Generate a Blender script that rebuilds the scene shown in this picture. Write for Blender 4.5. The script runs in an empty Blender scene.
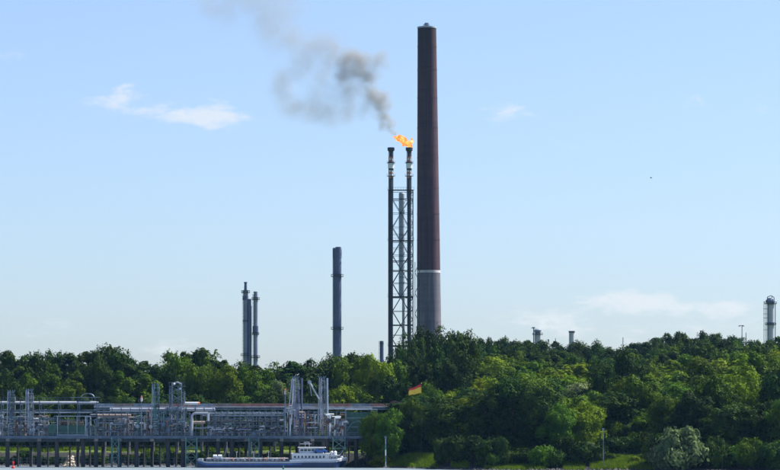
import bpy, math, random
import numpy as np
from mathutils import Vector, Matrix

# ------------------------------------------------------------------ camera, sky, sun, exposure
SC = bpy.context.scene
COL = SC.collection
F = 3000.0          # focal length in photograph pixels (780 wide)
EYE = 14.0
HOR = 420.0         # photograph row of the horizon

cam_d = bpy.data.cameras.new('camera')
cam = bpy.data.objects.new('camera', cam_d)
COL.objects.link(cam)
cam.location = (0, 0, EYE)
cam.rotation_euler = (math.radians(90), 0, 0)
cam_d.sensor_width = 36
cam_d.lens = 36 * F / 780
cam_d.shift_y = (HOR - 235) / 780
cam_d.clip_start = 1
cam_d.clip_end = 20000
SC.camera = cam

SUN_EL, SUN_AZ = math.radians(51), math.radians(67)
SC.view_settings.view_transform = 'Standard'
SC.view_settings.look = 'None'
SC.view_settings.exposure = 1.2
SC.view_settings.gamma = 1.0
SC.cycles.volume_bounces = 1
SC.cycles.max_bounces = 6
SC.cycles.transparent_max_bounces = 8
SC.cycles.volume_max_steps = 256


class NT:
    """small helper to write node maths"""
    def __init__(s, tree):
        s.t = tree
        s.n = tree.nodes
        s.l = tree.links

    def new(s, typ, **kw):
        n = s.n.new(typ)
        for k, v in kw.items():
            setattr(n, k, v)
        return n

    def put(s, sock, v):
        if isinstance(v, bpy.types.NodeSocket):
            s.l.new(v, sock)
        else:
            sock.default_value = v

    def m(s, op, a, b=None, c=None, clamp=False):
        n = s.new('ShaderNodeMath', operation=op, use_clamp=clamp)
        s.put(n.inputs[0], a)
        if b is not None:
            s.put(n.inputs[1], b)
        if c is not None:
            s.put(n.inputs[2], c)
        return n.outputs[0]

    def rng(s, v, a, b, c=0.0, d=1.0, smooth=True):
        n = s.new('ShaderNodeMapRange', interpolation_type='SMOOTHSTEP' if smooth else 'LINEAR')
        s.put(n.inputs[0], v)
        for i, q in enumerate((a, b, c, d)):
            n.inputs[1 + i].default_value = q
        return n.outputs[0]

    def mix(s, f, a, b):
        n = s.new('ShaderNodeMix', data_type='RGBA')
        s.put(n.inputs[0], f)
        s.put(n.inputs[6], a)
        s.put(n.inputs[7], b)
        return n.outputs[2]

    def noise(s, vec, scale, detail=4, rough=0.55, dist=0.0):
        n = s.new('ShaderNodeTexNoise')
        if vec is not None:
            s.put(n.inputs['Vector'], vec)
        n.inputs['Scale'].default_value = scale
        n.inputs['Detail'].default_value = detail
        n.inputs['Roughness'].default_value = rough
        n.inputs['Distortion'].default_value = dist
        return n.outputs[0]

    def xyz(s, x, y, z):
        n = s.new('ShaderNodeCombineXYZ')
        for i, q in enumerate((x, y, z)):
            s.put(n.inputs[i], q)
        return n.outputs[0]


HAZE_DENS = 0.000014
HAZE_COL = (0.30, 0.58, 1.0)
SKY_STRENGTH = 0.0595
TINT_LOW = (0.78, 0.895, 1.18)
TINT_HIGH = (1.0, 1.03, 1.20)
CLOUD = 6.6
world = bpy.data.worlds.new('World')
SC.world = world
world.use_nodes = True
w = NT(world.node_tree)
w.n.clear()
sky = w.new('ShaderNodeTexSky', sky_type='NISHITA', sun_disc=False, sun_elevation=SUN_EL, sun_rotation=SUN_AZ,
            altitude=50, air_density=1.0, dust_density=0.6, ozone_density=2.0)
tc = w.new('ShaderNodeTexCoord')
sep = w.new('ShaderNodeSeparateXYZ')
w.l.new(tc.outputs['Generated'], sep.inputs[0])
az = w.m('ARCTAN2', sep.outputs[0], sep.outputs[1])
el = w.m('ARCSINE', sep.outputs[2])
cvec = w.xyz(w.m('MULTIPLY', az, 26.0), w.m('MULTIPLY', el, 60.0), 0.0)
n1 = w.noise(cvec, 2.3, 9, 0.66, 0.3)
n2 = w.noise(cvec, 0.5, 3, 0.5)
# thin fair-weather clouds in a low band all round the horizon
band = w.m('MULTIPLY', w.rng(el, 0.012, 0.03), w.rng(el, 0.20, 0.10))
every = w.m('MULTIPLY', w.rng(n2, 0.60, 0.80), band)
spots = None
for (a, e, ra, re, k) in ((-0.088, 0.1055, 0.011, 0.005, 0.9), (-0.079, 0.1030, 0.011, 0.0030, 1.2), (-0.070, 0.1010, 0.012, 0.0032, 1.2), (-0.060, 0.1015, 0.013, 0.0042, 1.3), (-0.047, 0.099, 0.014, 0.006, 0.4),
                          (-0.035, 0.106, 0.014, 0.006, 0.35), (0.020, 0.1025, 0.010, 0.004, 0.35), (0.038, 0.101, 0.016, 0.005, 0.45),
                          (0.062, 0.092, 0.012, 0.006, 0.2), (0.080, 0.0385, 0.018, 0.0045, 1.2), (0.110, 0.037, 0.020, 0.0040, 1.0), (0.098, 0.030, 0.05, 0.003, 0.6),
                          (0.055, 0.032, 0.024, 0.010, 0.6), (0.125, 0.107, 0.014, 0.004, 0.4), (-0.125, 0.030, 0.020, 0.007, 0.5),
                          (-0.09, 0.024, 0.05, 0.008, 0.35), (0.09, 0.024, 0.06, 0.006, 0.4)):
    da = w.m('DIVIDE', w.m('SUBTRACT', az, a), ra)
    de = w.m('DIVIDE', w.m('SUBTRACT', el, e), re)
    r2 = w.m('ADD', w.m('MULTIPLY', da, da), w.m('MULTIPLY', de, de))
    g = w.m('MULTIPLY', w.m('EXPONENT', w.m('MULTIPLY', r2, -1.0)), k)
    spots = g if spots is None else w.m('MAXIMUM', spots, g)
cover = w.m('MAXIMUM', every, spots)
cl = w.m('MULTIPLY', w.rng(w.m('ADD', w.m('MULTIPLY', n1, 1.7), w.m('MULTIPLY', cover, 0.55)), 1.02, 1.50), w.rng(cover, 0.02, 0.35), clamp=True)
# white balance of the photograph: a cooler sky, most of all near the horizon
wb = w.mix(w.rng(el, 0.0, 0.16, smooth=False), TINT_LOW + (1,), TINT_HIGH + (1,))
mul = w.new('ShaderNodeMix', data_type='RGBA', blend_type='MULTIPLY')
mul.inputs[0].default_value = 1.0
w.l.new(sky.outputs[0], mul.inputs[6])
w.l.new(wb, mul.inputs[7])
cloudc = w.mix(w.m('MULTIPLY', cl, 0.68), mul.outputs[2], (CLOUD * 0.97, CLOUD, CLOUD * 1.04, 1))
bg = w.new('ShaderNodeBackground')
bg.inputs['Strength'].default_value = SKY_STRENGTH
w.l.new(cloudc, bg.inputs['Color'])
wo = w.new('ShaderNodeOutputWorld')
w.l.new(bg.outputs[0], wo.inputs['Surface'])

sun_d = bpy.data.lights.new('sun', 'SUN')
sun_d.energy = 5.0
sun_d.angle = math.radians(0.53)
sun_d.color = (1.0, 0.95, 0.87)
sun = bpy.data.objects.new('sun', sun_d)
COL.objects.link(sun)
S = Vector((math.sin(SUN_AZ) * math.cos(SUN_EL), math.cos(SUN_AZ) * math.cos(SUN_EL), math.sin(SUN_EL)))
sun.rotation_euler = S.to_track_quat('Z', 'Y').to_euler()
sun.location = S * 400

# ------------------------------------------------------------------ helpers
R = random.Random(7)


def X(px, Y):
    return (px - 390.0) / F * Y


def Z(py, Y):
    return EYE + (HOR - py) / F * Y


def at(px, py, Y):
    return Vector((X(px, Y), Y, Z(py, Y)))


class MB:
    def __init__(s):
        s.v = []
        s.f = []

    def add(s, vs, fs):
        o = len(s.v)
        s.v += [tuple(v) for v in vs]
        s.f += [tuple(i + o for i in f) for f in fs]
        return s

    def box(s, x0, x1, y0, y1, z0, z1):
        vs = [(x, y, z) for z in (z0, z1) for y in (y0, y1) for x in (x0, x1)]
        return s.add(vs, [(0, 2, 3, 1), (4, 5, 7, 6), (0, 1, 5, 4), (2, 6, 7, 3), (0, 4, 6, 2), (1, 3, 7, 5)])

    def cone(s, p, q, r0, r1, n=8, caps=True, rot=0.0):
        p, q = Vector(p), Vector(q)
        d = (q - p).normalized()
        a = d.orthogonal().normalized() if abs(d.z) < 0.999 else Vector((1, 0, 0))
        if abs(d.z) < 0.999:
            a = Vector((0, 0, 1)).cross(d).normalized()
        b = d.cross(a)
        vs = []
        for c, r in ((p, r0), (q, r1)):
            for i in range(n):
                t = 2 * math.pi * (i + rot) / n
                vs.append(c + (a * math.cos(t) + b * math.sin(t)) * r)
        fs = [(i, (i + 1) % n, n + (i + 1) % n, n + i) for i in range(n)]
        if caps:
            fs += [tuple(range(n - 1, -1, -1)), tuple(range(n, 2 * n))]
        return s.add(vs, fs)

    def beam(s, p, q, w_):
        return s.cone(p, q, w_ * 0.7071, w_ * 0.7071, 4, rot=0.5)

    def tube(s, pts, r, n=8):
        for a, b in zip(pts[:-1], pts[1:]):
            s.cone(a, b, r, r, n)
        return s

    def lathe(s, c, prof, n=24):
        c = Vector(c)
        vs = []
        for r, z in prof:
            for i in range(n):
                t = 2 * math.pi * i / n
                vs.append(c + Vector((r * math.cos(t), r * math.sin(t), z)))
        fs = []
        for k in range(len(prof) - 1):
            for i in range(n):
                j = (i + 1) % n
                fs.append((k * n + i, k * n + j, (k + 1) * n + j, (k + 1) * n + i))
        fs += [tuple(range(n - 1, -1, -1)), tuple(range((len(prof) - 1) * n, len(prof) * n))]
        return s.add(vs, fs)

    def ball(s, c, r, n=8, sz=1.0):
        k = max(4, n // 2 + 1)
        prof = [(max(0.02, math.sin(math.pi * i / k)) * r, -math.cos(math.pi * i / k) * r * sz) for i in range(k + 1)]
        return s.lathe(c, prof, n)

    def build(s, name, mat, parent=None, smooth=False, **tags):
        off = wloc(parent)
        me = bpy.data.meshes.new(name)
        me.from_pydata([(v[0] - off.x, v[1] - off.y, v[2] - off.z) for v in s.v], [], s.f)
        me.materials.append(mat)
        if smooth:
            me.polygons.foreach_set('use_smooth', [True] * len(me.polygons))
        me.update()
        o = bpy.data.objects.new(name, me)
        COL.objects.link(o)
        o.parent = parent
        for k, v in tags.items():
            o[k] = v
        return o


def wloc(o):
    v = Vector((0, 0, 0))
    while o is not None:
        v += Vector(o.location)
        o = o.parent
    return v


def thing(name, label, cat, loc, group=None):
    o = bpy.data.objects.new(name, None)
    o.empty_display_size = 0.5
    COL.objects.link(o)
    o.location = loc
    o['label'] = label
    o['category'] = cat
    if group:
        o['group'] = group
    return o


def again(o, d, parent=None, mat=None):
    """one more part like o, moved by d, sharing its mesh (children come along)"""
    c = o.copy()
    COL.objects.link(c)
    c.parent = parent or o.parent
    c.location = Vector(o.location) + Vector(d)
    for ch in o.children:
        again(ch, (0, 0, 0), c)
    return c


def copy_thing(o, loc, label, rot=0.0, scale=None):
    c = o.copy()
    COL.objects.link(c)
    c.location = loc
    c.rotation_euler = (0, 0, rot)
    if scale:
        c.scale = scale
    c['label'] = label
    for ch in o.children:
        again(ch, (0, 0, 0), c)
    return c


# ------------------------------------------------------------------ materials
def paint(name, col, rough=0.55, metal=0.0, var=0.25, scale=0.6, dirt=(0.09, 0.06, 0.045), dirt_amt=0.5, spec=0.4):
    m = bpy.data.materials.new(name)
    m.use_nodes = True
    t = NT(m.node_tree)
    b = t.n['Principled BSDF']
    tcn = t.new('ShaderNodeTexCoord')
    n = t.noise(tcn.outputs['Object'], scale, 5, 0.6)
    n2_ = t.noise(tcn.outputs['Object'], scale * 4.3, 4, 0.7)
    lo = tuple(c * (1 - var) for c in col) + (1,)
    hi = tuple(min(1, c * (1 + var)) for c in col) + (1,)
    c0 = t.mix(t.rng(n, 0.3, 0.7), lo, hi)
    c1 = t.mix(t.m('MULTIPLY', t.rng(n2_, 0.5, 0.72), dirt_amt), c0, dirt + (1,))
    t.l.new(c1, b.inputs['Base Color'])
    b.inputs['Roughness'].default_value = rough
    b.inputs['Metallic'].default_value = metal
    b.inputs['Specular IOR Level'].default_value = spec
    return m


M = {}
M['steel'] = paint('blue grey painted steel', (0.075, 0.115, 0.165), 0.5)
M['steel_pale'] = paint('pale grey steel', (0.19, 0.24, 0.30), 0.45)
M['steel_dark'] = paint('dark steel', (0.035, 0.045, 0.06), 0.6)
M['galv'] = paint('galvanised pipe cladding', (0.26, 0.30, 0.35), 0.4, 0.3)
M['white'] = paint('white paint', (0.64, 0.66, 0.68), 0.5, var=0.08, dirt_amt=0.2)
M['tan'] = paint('weathered tan parapet', (0.30, 0.235, 0.20), 0.8, dirt_amt=0.5)
M['rust'] = paint('rusty pipe', (0.13, 0.075, 0.055), 0.8)
M['rose'] = paint('faded red paint', (0.42, 0.20, 0.15), 0.7)
M['teal'] = paint('teal painted steel', (0.07, 0.17, 0.17), 0.55)
M['green'] = paint('dark green sheet metal', (0.025, 0.10, 0.075), 0.5)
M['concrete'] = paint('weathered concrete', (0.17, 0.17, 0.165), 0.9, dirt_amt=0.5, dirt=(0.05, 0.05, 0.045))
M['pile'] = paint('tarred steel pile', (0.035, 0.037, 0.042), 0.8, dirt_amt=0.5)
M['hull'] = paint('dark blue hull paint', (0.012, 0.034, 0.10), 0.35, var=0.15, dirt_amt=0.15)
M['boatblue'] = paint('mid blue paint', (0.04, 0.13, 0.42), 0.4)
M['deck'] = paint('green grey ship deck', (0.10, 0.12, 0.13), 0.8)
M['glass'] = paint('dark window glass', (0.02, 0.03, 0.04), 0.1, var=0.1, dirt_amt=0.0, spec=0.8)
M['red'] = paint('signal red paint', (0.65, 0.04, 0.03), 0.5, var=0.1, dirt_amt=0.1)
M['orange'] = paint('orange paint', (0.75, 0.20, 0.08), 0.5, var=0.1, dirt_amt=0.1)
M['darkred'] = paint('dark red car paint', (0.16, 0.02, 0.025), 0.3, var=0.1, dirt_amt=0.1)
M['gold'] = paint('gold flag cloth', (0.85, 0.55, 0.06), 0.9, var=0.1, dirt_amt=0.0)
M['black'] = paint('black cloth', (0.012, 0.012, 0.014), 0.9, var=0.1, dirt_amt=0.0)
M['tyre'] = paint('tyre rubber', (0.015, 0.015, 0.016), 0.9, dirt_amt=0.1)
M['buoygreen'] = paint('green buoy paint', (0.015, 0.16, 0.08), 0.5)
M['rock'] = paint('river stone', (0.04, 0.04, 0.038), 0.9, scale=1.5)
M['sand'] = paint('pale sand and rubble', (0.48, 0.41, 0.33), 0.95, scale=1.2)
M['bark'] = paint('bark', (0.09, 0.07, 0.055), 0.95, scale=2.0)
M['stack_blue'] = paint('slate blue stack cladding', (0.075, 0.095, 0.185), 0.6, var=0.12, scale=0.15, dirt_amt=0.15)
M['stack_grey'] = paint('grey steel stack', (0.18, 0.21, 0.30), 0.5, var=0.15, scale=0.2, dirt_amt=0.2)
M['column_pale'] = paint('pale column cladding', (0.36, 0.38, 0.43), 0.45, var=0.1, scale=0.2, dirt_amt=0.15)
M['flare_dark'] = paint('blackened flare steel', (0.022, 0.028, 0.045), 0.6, var=0.2, dirt_amt=0.1)
M['duct'] = paint('blue grey duct', (0.30, 0.36, 0.43), 0.5, var=0.1, scale=0.1, dirt_amt=0.1)


def chimney_mat(name, col, col2):
    m = bpy.data.materials.new(name)
    m.use_nodes = True
    t = NT(m.node_tree)
    b = t.n['Principled BSDF']
    tcn = t.new('ShaderNodeTexCoord')
    sp = t.new('ShaderNodeSeparateXYZ')
    t.l.new(tcn.outputs['Object'], sp.inputs[0])
    streak = t.xyz(t.m('MULTIPLY', sp.outputs[0], 1.0), t.m('MULTIPLY', sp.outputs[1], 1.0), t.m('MULTIPLY', sp.outputs[2], 0.05))
    n = t.noise(streak, 0.9, 5, 0.6)
    course = t.noise(t.xyz(0.0, 0.0, sp.outputs[2]), 0.25, 4, 0.8)
    f = t.m('ADD', t.m('MULTIPLY', n, 0.6), t.m('MULTIPLY', course, 0.4))
    c = t.mix(t.rng(f, 0.38, 0.62), col + (1,), col2 + (1,))
    # soot that has run down from the mouth, in uneven tongues
    soot = t.m('MULTIPLY', t.rng(t.m('ADD', sp.outputs[2], t.m('MULTIPLY', n, 60.0)), 195, 235), 0.6)
    c = t.mix(soot, c, (0.02, 0.018, 0.02, 1))
    t.l.new(c, b.inputs['Base Color'])
    b.inputs['Roughness'].default_value = 0.9
    b.inputs['Specular IOR Level'].default_value = 0.2
    return m


M['brick'] = chimney_mat('dark red brown chimney brick', (0.048, 0.031, 0.046), (0.082, 0.048, 0.060))
M['brick_low'] = chimney_mat('grey lower chimney shell', (0.10, 0.10, 0.13), (0.165, 0.15, 0.175))
M['band'] = paint('chalky white band', (0.50, 0.48, 0.50), 0.9, var=0.1)


def leaf_mat(name, c0, c1, trans=0.22):
    m = bpy.data.materials.new(name)
    m.use_nodes = True
    t = NT(m.node_tree)
    t.n.clear()
    oi = t.new('ShaderNodeObjectInfo')
    tcn = t.new('ShaderNodeTexCoord')
    n = t.noise(tcn.outputs['Object'], 0.35, 3, 0.6)
    base = t.mix(t.rng(n, 0.3, 0.7), c0 + (1,), c1 + (1,))
    h = t.new('ShaderNodeHueSaturation')
    t.l.new(base, h.inputs['Color'])
    t.l.new(t.rng(oi.outputs['Random'], 0, 1, 0.49, 0.525, False), h.inputs['Hue'])
    r2_ = t.m('FRACT', t.m('MULTIPLY', oi.outputs['Random'], 7.31))
    t.l.new(t.rng(r2_, 0, 1, 0.65, 1.3, False), h.inputs['Value'])
    h.inputs['Saturation'].default_value = 1.0
    d = t.new('ShaderNodeBsdfPrincipled')
    d.inputs['Roughness'].default_value = 0.55
    d.inputs['Specular IOR Level'].default_value = 0.02
    t.l.new(h.outputs[0], d.inputs['Base Color'])
    tr = t.new('ShaderNodeBsdfTranslucent')
    t.l.new(h.outputs[0], tr.inputs['Color'])
    mx = t.new('ShaderNodeMixShader')
    mx.inputs[0].default_value = trans
    t.l.new(d.outputs[0], mx.inputs[1])
    t.l.new(tr.outputs[0], mx.inputs[2])
    o = t.new('ShaderNodeOutputMaterial')
    t.l.new(mx.outputs[0], o.inputs['Surface'])
    return m


LEAF = {
    'deep green': leaf_mat('deep green leaves', (0.015, 0.032, 0.006), (0.038, 0.070, 0.007), 0.16),
    'mid green': leaf_mat('mid green leaves', (0.042, 0.080, 0.005), (0.084, 0.138, 0.008)),
    'yellow-green': leaf_mat('yellow green leaves', (0.085, 0.130, 0.004), (0.140, 0.190, 0.008)),
    'pale grey-green': leaf_mat('grey green willow leaves', (0.095, 0.13, 0.05), (0.16, 0.20, 0.075)),
}

# ------------------------------------------------------------------ terrain
EDGE = [(-3000, 916), (-170, 916), (-22, 914), (-8, 885), (4, 874), (14, 852), (25, 838), (60, 834), (90, 824), (140, 808), (400, 790), (3000, 780)]


def lerp_table(tab, x):
    if x <= tab[0][0]:
        return tab[0][1]
    for (a, p), (b, q) in zip(tab[:-1], tab[1:]):
        if x <= b:
            return p + (q - p) * (x - a) / (b - a)
    return tab[-1][1]


def sstep(a, b, x):
    t = min(1, max(0, (x - a) / (b - a)))
    return t * t * (3 - 2 * t)


def ground(x, y):
    if y < 400:                                     # the near bank the photograph is taken from
        return 12.3 - 15.8 * sstep(12, 60, y)
    d = y - lerp_table(EDGE, x) + 1.2 * math.sin(x * 0.11) + 0.7 * math.sin(x * 0.31 + 1)
    z = -3.5 + 3.5 * sstep(-12, 0, d) + 4.6 * sstep(-1, 24, d) * 1.0
    hill = sstep(0.002, 0.055, x / y)
    z += hill * 0.044 * min(620, max(0, y - 950)) + (1 - hill) * 0.02 * min(250, max(0, y - 950))
    z += 0.25 * math.sin(x * 0.21 + y * 0.13) * sstep(0, 10, d)
    return z


xs = list(np.concatenate([np.arange(-3000, -200, 140), np.arange(-200, 200, 2.5), np.arange(200, 3001, 140)]))
ys = list(np.concatenate([np.arange(-300, 0, 60), np.arange(0, 70, 6), np.arange(70, 780, 60), np.arange(780, 970, 1.6), np.arange(970, 1650, 14),
                          np.arange(1650, 4700, 150)]))
vs = [(x, y, ground(x, y)) for y in ys for x in xs]
nx = len(xs)
fs = [(j * nx + i, j * nx + i + 1, (j + 1) * nx + i + 1, (j + 1) * nx + i) for j in range(len(ys) - 1) for i in range(nx - 1)]
gm = bpy.data.materials.new('river bank ground')
gm.use_nodes = True
t = NT(gm.node_tree)
b = t.n['Principled BSDF']
geo = t.new('ShaderNodeNewGeometry')
sp = t.new('ShaderNodeSeparateXYZ')
t.l.new(geo.outputs['Position'], sp.inputs[0])
nA = t.noise(geo.outputs['Position'], 0.5, 5, 0.7)
nB = t.noise(geo.outputs['Position'], 1.3, 5, 0.7)
grass = t.mix(t.rng(nA, 0.35, 0.65), (0.05, 0.085, 0.014, 1), (0.11, 0.15, 0.03, 1))
stone = t.mix(t.rng(nB, 0.35, 0.65), (0.012, 0.013, 0.014, 1), (0.04, 0.04, 0.036, 1))
hgt = t.m('ADD', sp.outputs[2], t.m('MULTIPLY', t.m('SUBTRACT', nB, 0.5), 2.0))
mx_ = t.mix(t.rng(hgt, 3.7, 4.3), stone, grass)
t.l.new(mx_, b.inputs['Base Color'])
b.inputs['Roughness'].default_value = 0.95
b.inputs['Specular IOR Level'].default_value = 0.1
g = MB()
g.v, g.f = vs, fs
ter = g.build('ground', gm, smooth=True, kind='structure')

# river
wm = bpy.data.materials.new('river water')
wm.use_nodes = True
t = NT(wm.node_tree)
b = t.n['Principled BSDF']
b.inputs['Base Color'].default_value = (0.20, 0.25, 0.28, 1)
b.inputs['Roughness'].default_value = 0.3
b.inputs['IOR'].default_value = 1.333
geo = t.new('ShaderNodeNewGeometry')
nA = t.noise(geo.outputs['Position'], 0.9, 5, 0.6)
nB = t.noise(geo.outputs['Position'], 0.12, 3, 0.5)
bp = t.new('ShaderNodeBump')
bp.inputs['Strength'].default_value = 1.0
bp.inputs['Distance'].default_value = 0.35
t.l.new(t.m('ADD', nA, nB), bp.inputs['Height'])
t.l.new(bp.outputs[0], b.inputs['Normal'])
MB().add([(-3000, -300, 0), (3000, -300, 0), (3000, 925, 0), (-3000, 925, 0)], [(0, 1, 2, 3)]).build('river', wm, kind='structure')

# ------------------------------------------------------------------ grass, reeds, stones (nobody could count them)
rs = np.random.RandomState(3)


def tufts(name, mat, spots_, hmin, hmax, wd):
    v, f = [], []
    for (x, y) in spots_:
        z = ground(x, y) - 0.05
        for k in range(5):
            a = rs.uniform(0, 6.28)
            h = rs.uniform(hmin, hmax)
            lx, ly = rs.normal(0, h * 0.35, 2)
            dx, dy = math.cos(a) * wd, math.sin(a) * wd
            o = len(v)
            ox, oy = rs.normal(0, 0.25, 2)
            v += [(x + ox - dx, y + oy - dy, z), (x + ox + dx, y + oy + dy, z), (x + ox + lx, y + oy + ly, z + h)]
            f.append((o, o + 1, o + 2))
    q = MB()
    q.v, q.f = v, f
    return q.build(name, mat, kind='stuff')


sp_ = []
for i in range(9000):
    y = rs.uniform(935, 946)
    x = rs.uniform(-150, 2)
    sp_.append((x, y))
for i in range(9000):
    x = rs.uniform(-6, 82)
    y = lerp_table(EDGE, x) + rs.uniform(1.0, 16)
    if math.sin(x * 0.23) + math.sin(x * 0.61 + 2) > -0.6:
        sp_.append((x, y))
o = tufts('grass', LEAF['yellow-green'], sp_, 0.3, 1.3, 0.12)
o['label'] = 'tall yellow-green grass and reeds along the far river bank'
o['category'] = 'grass'
v, f = [], []
q = MB()
for i in range(2600):
    x = rs.uniform(-150, 100)
    y = lerp_table(EDGE, x) + rs.uniform(-2, 9 if x < -5 else 3)
    r = rs.uniform(0.25, 0.8)
    c = Vector((x, y, ground(x, y)))
    pts = [c + Vector((rs.uniform(.6, 1) * r * a, rs.uniform(.6, 1) * r * b_, rs.uniform(.4, .8) * r * c_)) for a, b_, c_ in
           ((1, 0, 0), (0, 1, 0), (-1, 0, 0), (0, -1, 0), (0, 0, 1), (0, 0, -1))]
    q.add(pts, [(0, 1, 4), (1, 2, 4), (2, 3, 4), (3, 0, 4), (1, 0, 5), (2, 1, 5), (3, 2, 5), (0, 3, 5)])
o = q.build('riprap', M['rock'], kind='stuff')
o['label'] = 'loose grey stones covering the foot of the river bank'
o['category'] = 'stones'

# ------------------------------------------------------------------ trees
def crown_mesh(name, seed, W, H, base, lobes, leaves, style):
    r = np.random.RandomState(seed)
    zc = H * (base + (1 - base) * 0.5)
    hz = H * (1 - base) * 0.5
    C, LR, MJ = [], [], []
    major = int(lobes * (0.42 if style != 'shrub' else 0.5))
    for i in range(major):
        u = 1 - 2 * (i + 0.5) / major
        ph = i * 2.39996 + r.uniform(-0.6, 0.6)
        u = float(np.clip(u + r.uniform(-0.15, 0.15), -1, 1))
        s = math.sqrt(max(0, 1 - u * u))
        wmul = 0.95 - 0.3 * max(0, u) if style == 'tall' else (1.0 if u > -0.3 else 1.08)
        rr = W * 0.5 * r.uniform(0.42, 0.76) * (s ** 0.7) * wmul
        c = np.array((rr * math.cos(ph), rr * math.sin(ph), zc + u * hz * r.uniform(0.55, 0.86) * (0.92 if u > 0.6 else 1.0)))
        R1 = W * r.uniform(0.19, 0.29) * (1.15 if u < -0.2 else 1.0)
        for j in range(6):
            dd = r.normal(size=3)
            dd[2] = dd[2] * 0.8 + 0.45
            dd /= np.linalg.norm(dd)
            C.append(tuple(c + dd * R1 * r.uniform(0.35, 0.85)))
            LR.append(R1 * r.uniform(0.32, 0.58))
            MJ.append(tuple(c))
        C.append(tuple(c))
        LR.append(R1 * 0.7)
        MJ.append(tuple(c))
    C, LR, MJ = np.array(C), np.array(LR), np.array(MJ)
    C[:, 2] = np.minimum(C[:, 2], H - LR * 0.8)
    nl = len(C)
    p = LR ** 2
    idx = r.choice(nl, leaves, p=p / p.sum())
    d = r.normal(size=(leaves, 3))
    d[:, 2] += 0.35
    d /= np.linalg.norm(d, axis=1)[:, None]
    # ragged sprigs: radius modulated with direction
    wob = 0.80 + 0.30 * np.sin(d[:, 0] * 7 + idx) * np.sin(d[:, 1] * 6 + idx * 2.1) + r.normal(0, 0.14, leaves)
    pos = C[idx] + d * (LR[idx] * wob)[:, None] * np.array([1, 1, 0.9])
    kz = H / np.percentile(pos[:, 2], 99.8)
    pos[:, 2] *= kz
    C[:, 2] *= kz
    MJ[:, 2] *= kz
    out_ = pos - MJ[idx]
    out_ /= np.linalg.norm(out_, axis=1)[:, None] + 1e-6
    nrm = 0.6 * d + 0.7 * out_ + 0.36 * r.normal(size=(leaves, 3))
    nrm /= np.linalg.norm(nrm, axis=1)[:, None]
    a = np.cross(nrm, r.normal(size=(leaves, 3)))
    a /= np.linalg.norm(a, axis=1)[:, None] + 1e-6
    b_ = np.cross(nrm, a)
    sz = r.uniform(0.22, 0.46, leaves)[:, None]
    q0 = pos - a * sz
    q1 = pos - b_ * sz * 0.55 + nrm * sz * 0.12
    q2 = pos + a * sz
    q3 = pos + b_ * sz * 0.55 - nrm * sz * 0.12
    V = np.stack([q0, q1, q2, q3], axis=1).reshape(-1, 3)
    me = bpy.data.meshes.new(name)
    me.vertices.add(len(V))
    me.vertices.foreach_set('co', V.ravel())
    me.loops.add(leaves * 4)
    me.loops.foreach_set('vertex_index', np.arange(leaves * 4, dtype=np.int32))
    me.polygons.add(leaves)
    me.polygons.foreach_set('loop_start', np.arange(0, leaves * 4, 4, dtype=np.int32))
    me.polygons.foreach_set('loop_total', np.full(leaves, 4, dtype=np.int32))
    me.update(calc_edges=True)
    me.materials.append(LEAF['mid green'])
    # trunk with limbs reaching some of the lobes
    tm = MB()
    th = H * (0.55 if style != 'shrub' else 0.3)
    rad = max(0.12, W * 0.028)
    bend = [Vector((0, 0, -0.6)), Vector((r.uniform(-.3, .3), r.uniform(-.3, .3), th * 0.4)), Vector((r.uniform(-.6, .6), r.uniform(-.6, .6), th))]
    tm.cone(bend[0], bend[1], rad, rad * 0.75, 7)
    tm.cone(bend[1], bend[2], rad * 0.75, rad * 0.45, 7)
    for j in r.choice(nl, 9, replace=False):
        st = bend[1].lerp(bend[2], r.uniform(0, 1))
        tm.cone(st, Vector(C[j]), rad * 0.4, rad * 0.1, 5, caps=False)
    tme = bpy.data.meshes.new(name + ' trunk')
    tme.from_pydata([tuple(x) for x in tm.v], [], tm.f)
    tme.materials.append(M['bark'])
    tme.update()
    return me, tme, H, W


KINDS = {
    'broad': [crown_mesh('broad crown', 10 + i, W_, 20, 0.04, 48, 16000, 'broad') for i, W_ in enumerate((14, 13, 15, 12.5, 14, 15))],
    'tall': [crown_mesh('tall crown', 30 + i, W_, 20, 0.04, 36, 11000, 'tall') for i, W_ in enumerate((8.0, 9.0, 7.5))],
    'shrub': [crown_mesh('shrub crown', 50 + i, W_, 6, 0.0, 26, 4200, 'shrub') for i, W_ in enumerate((9, 8, 10))],
}
NAMES = {'broad': ('broadleaf_tree', 'tree'), 'tall': ('poplar_tree', 'tree'), 'shrub': ('riverside_bush', 'bush')}
WORDS = {'broad': 'broadleaf tree', 'tall': 'upright tree', 'shrub': 'bush'}
TREES = []           # px, kind, colour, zone, height, object


def tree(px, ytop, Y, wpx, kind, colour, zone):
    x = X(px, Y)
    z0 = ground(x, Y) - 0.3
    H = max(2.0, Z(ytop, Y) - z0)
    me, tme, h0, w0 = R.choice(KINDS[kind])
    sz = H / h0
    sx = wpx / F * Y / w0
    e = thing(NAMES[kind][0], '', NAMES[kind][1], (x, Y, z0))
    e.rotation_euler = (0, 0, R.uniform(0, 6.28))
    e.scale = (sx, sx * R.uniform(0.9, 1.1), sz)
    cr = bpy.data.objects.new('crown', me)
    COL.objects.link(cr)
    cr.parent = e
    cr.material_slots[0].link = 'OBJECT'
    cr.material_slots[0].material = LEAF[colour]
    tr_ = bpy.data.objects.new('trunk', tme)
    COL.objects.link(tr_)
    tr_.parent = e
    TREES.append([px, kind, colour, zone, H, e])
    return e


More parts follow.
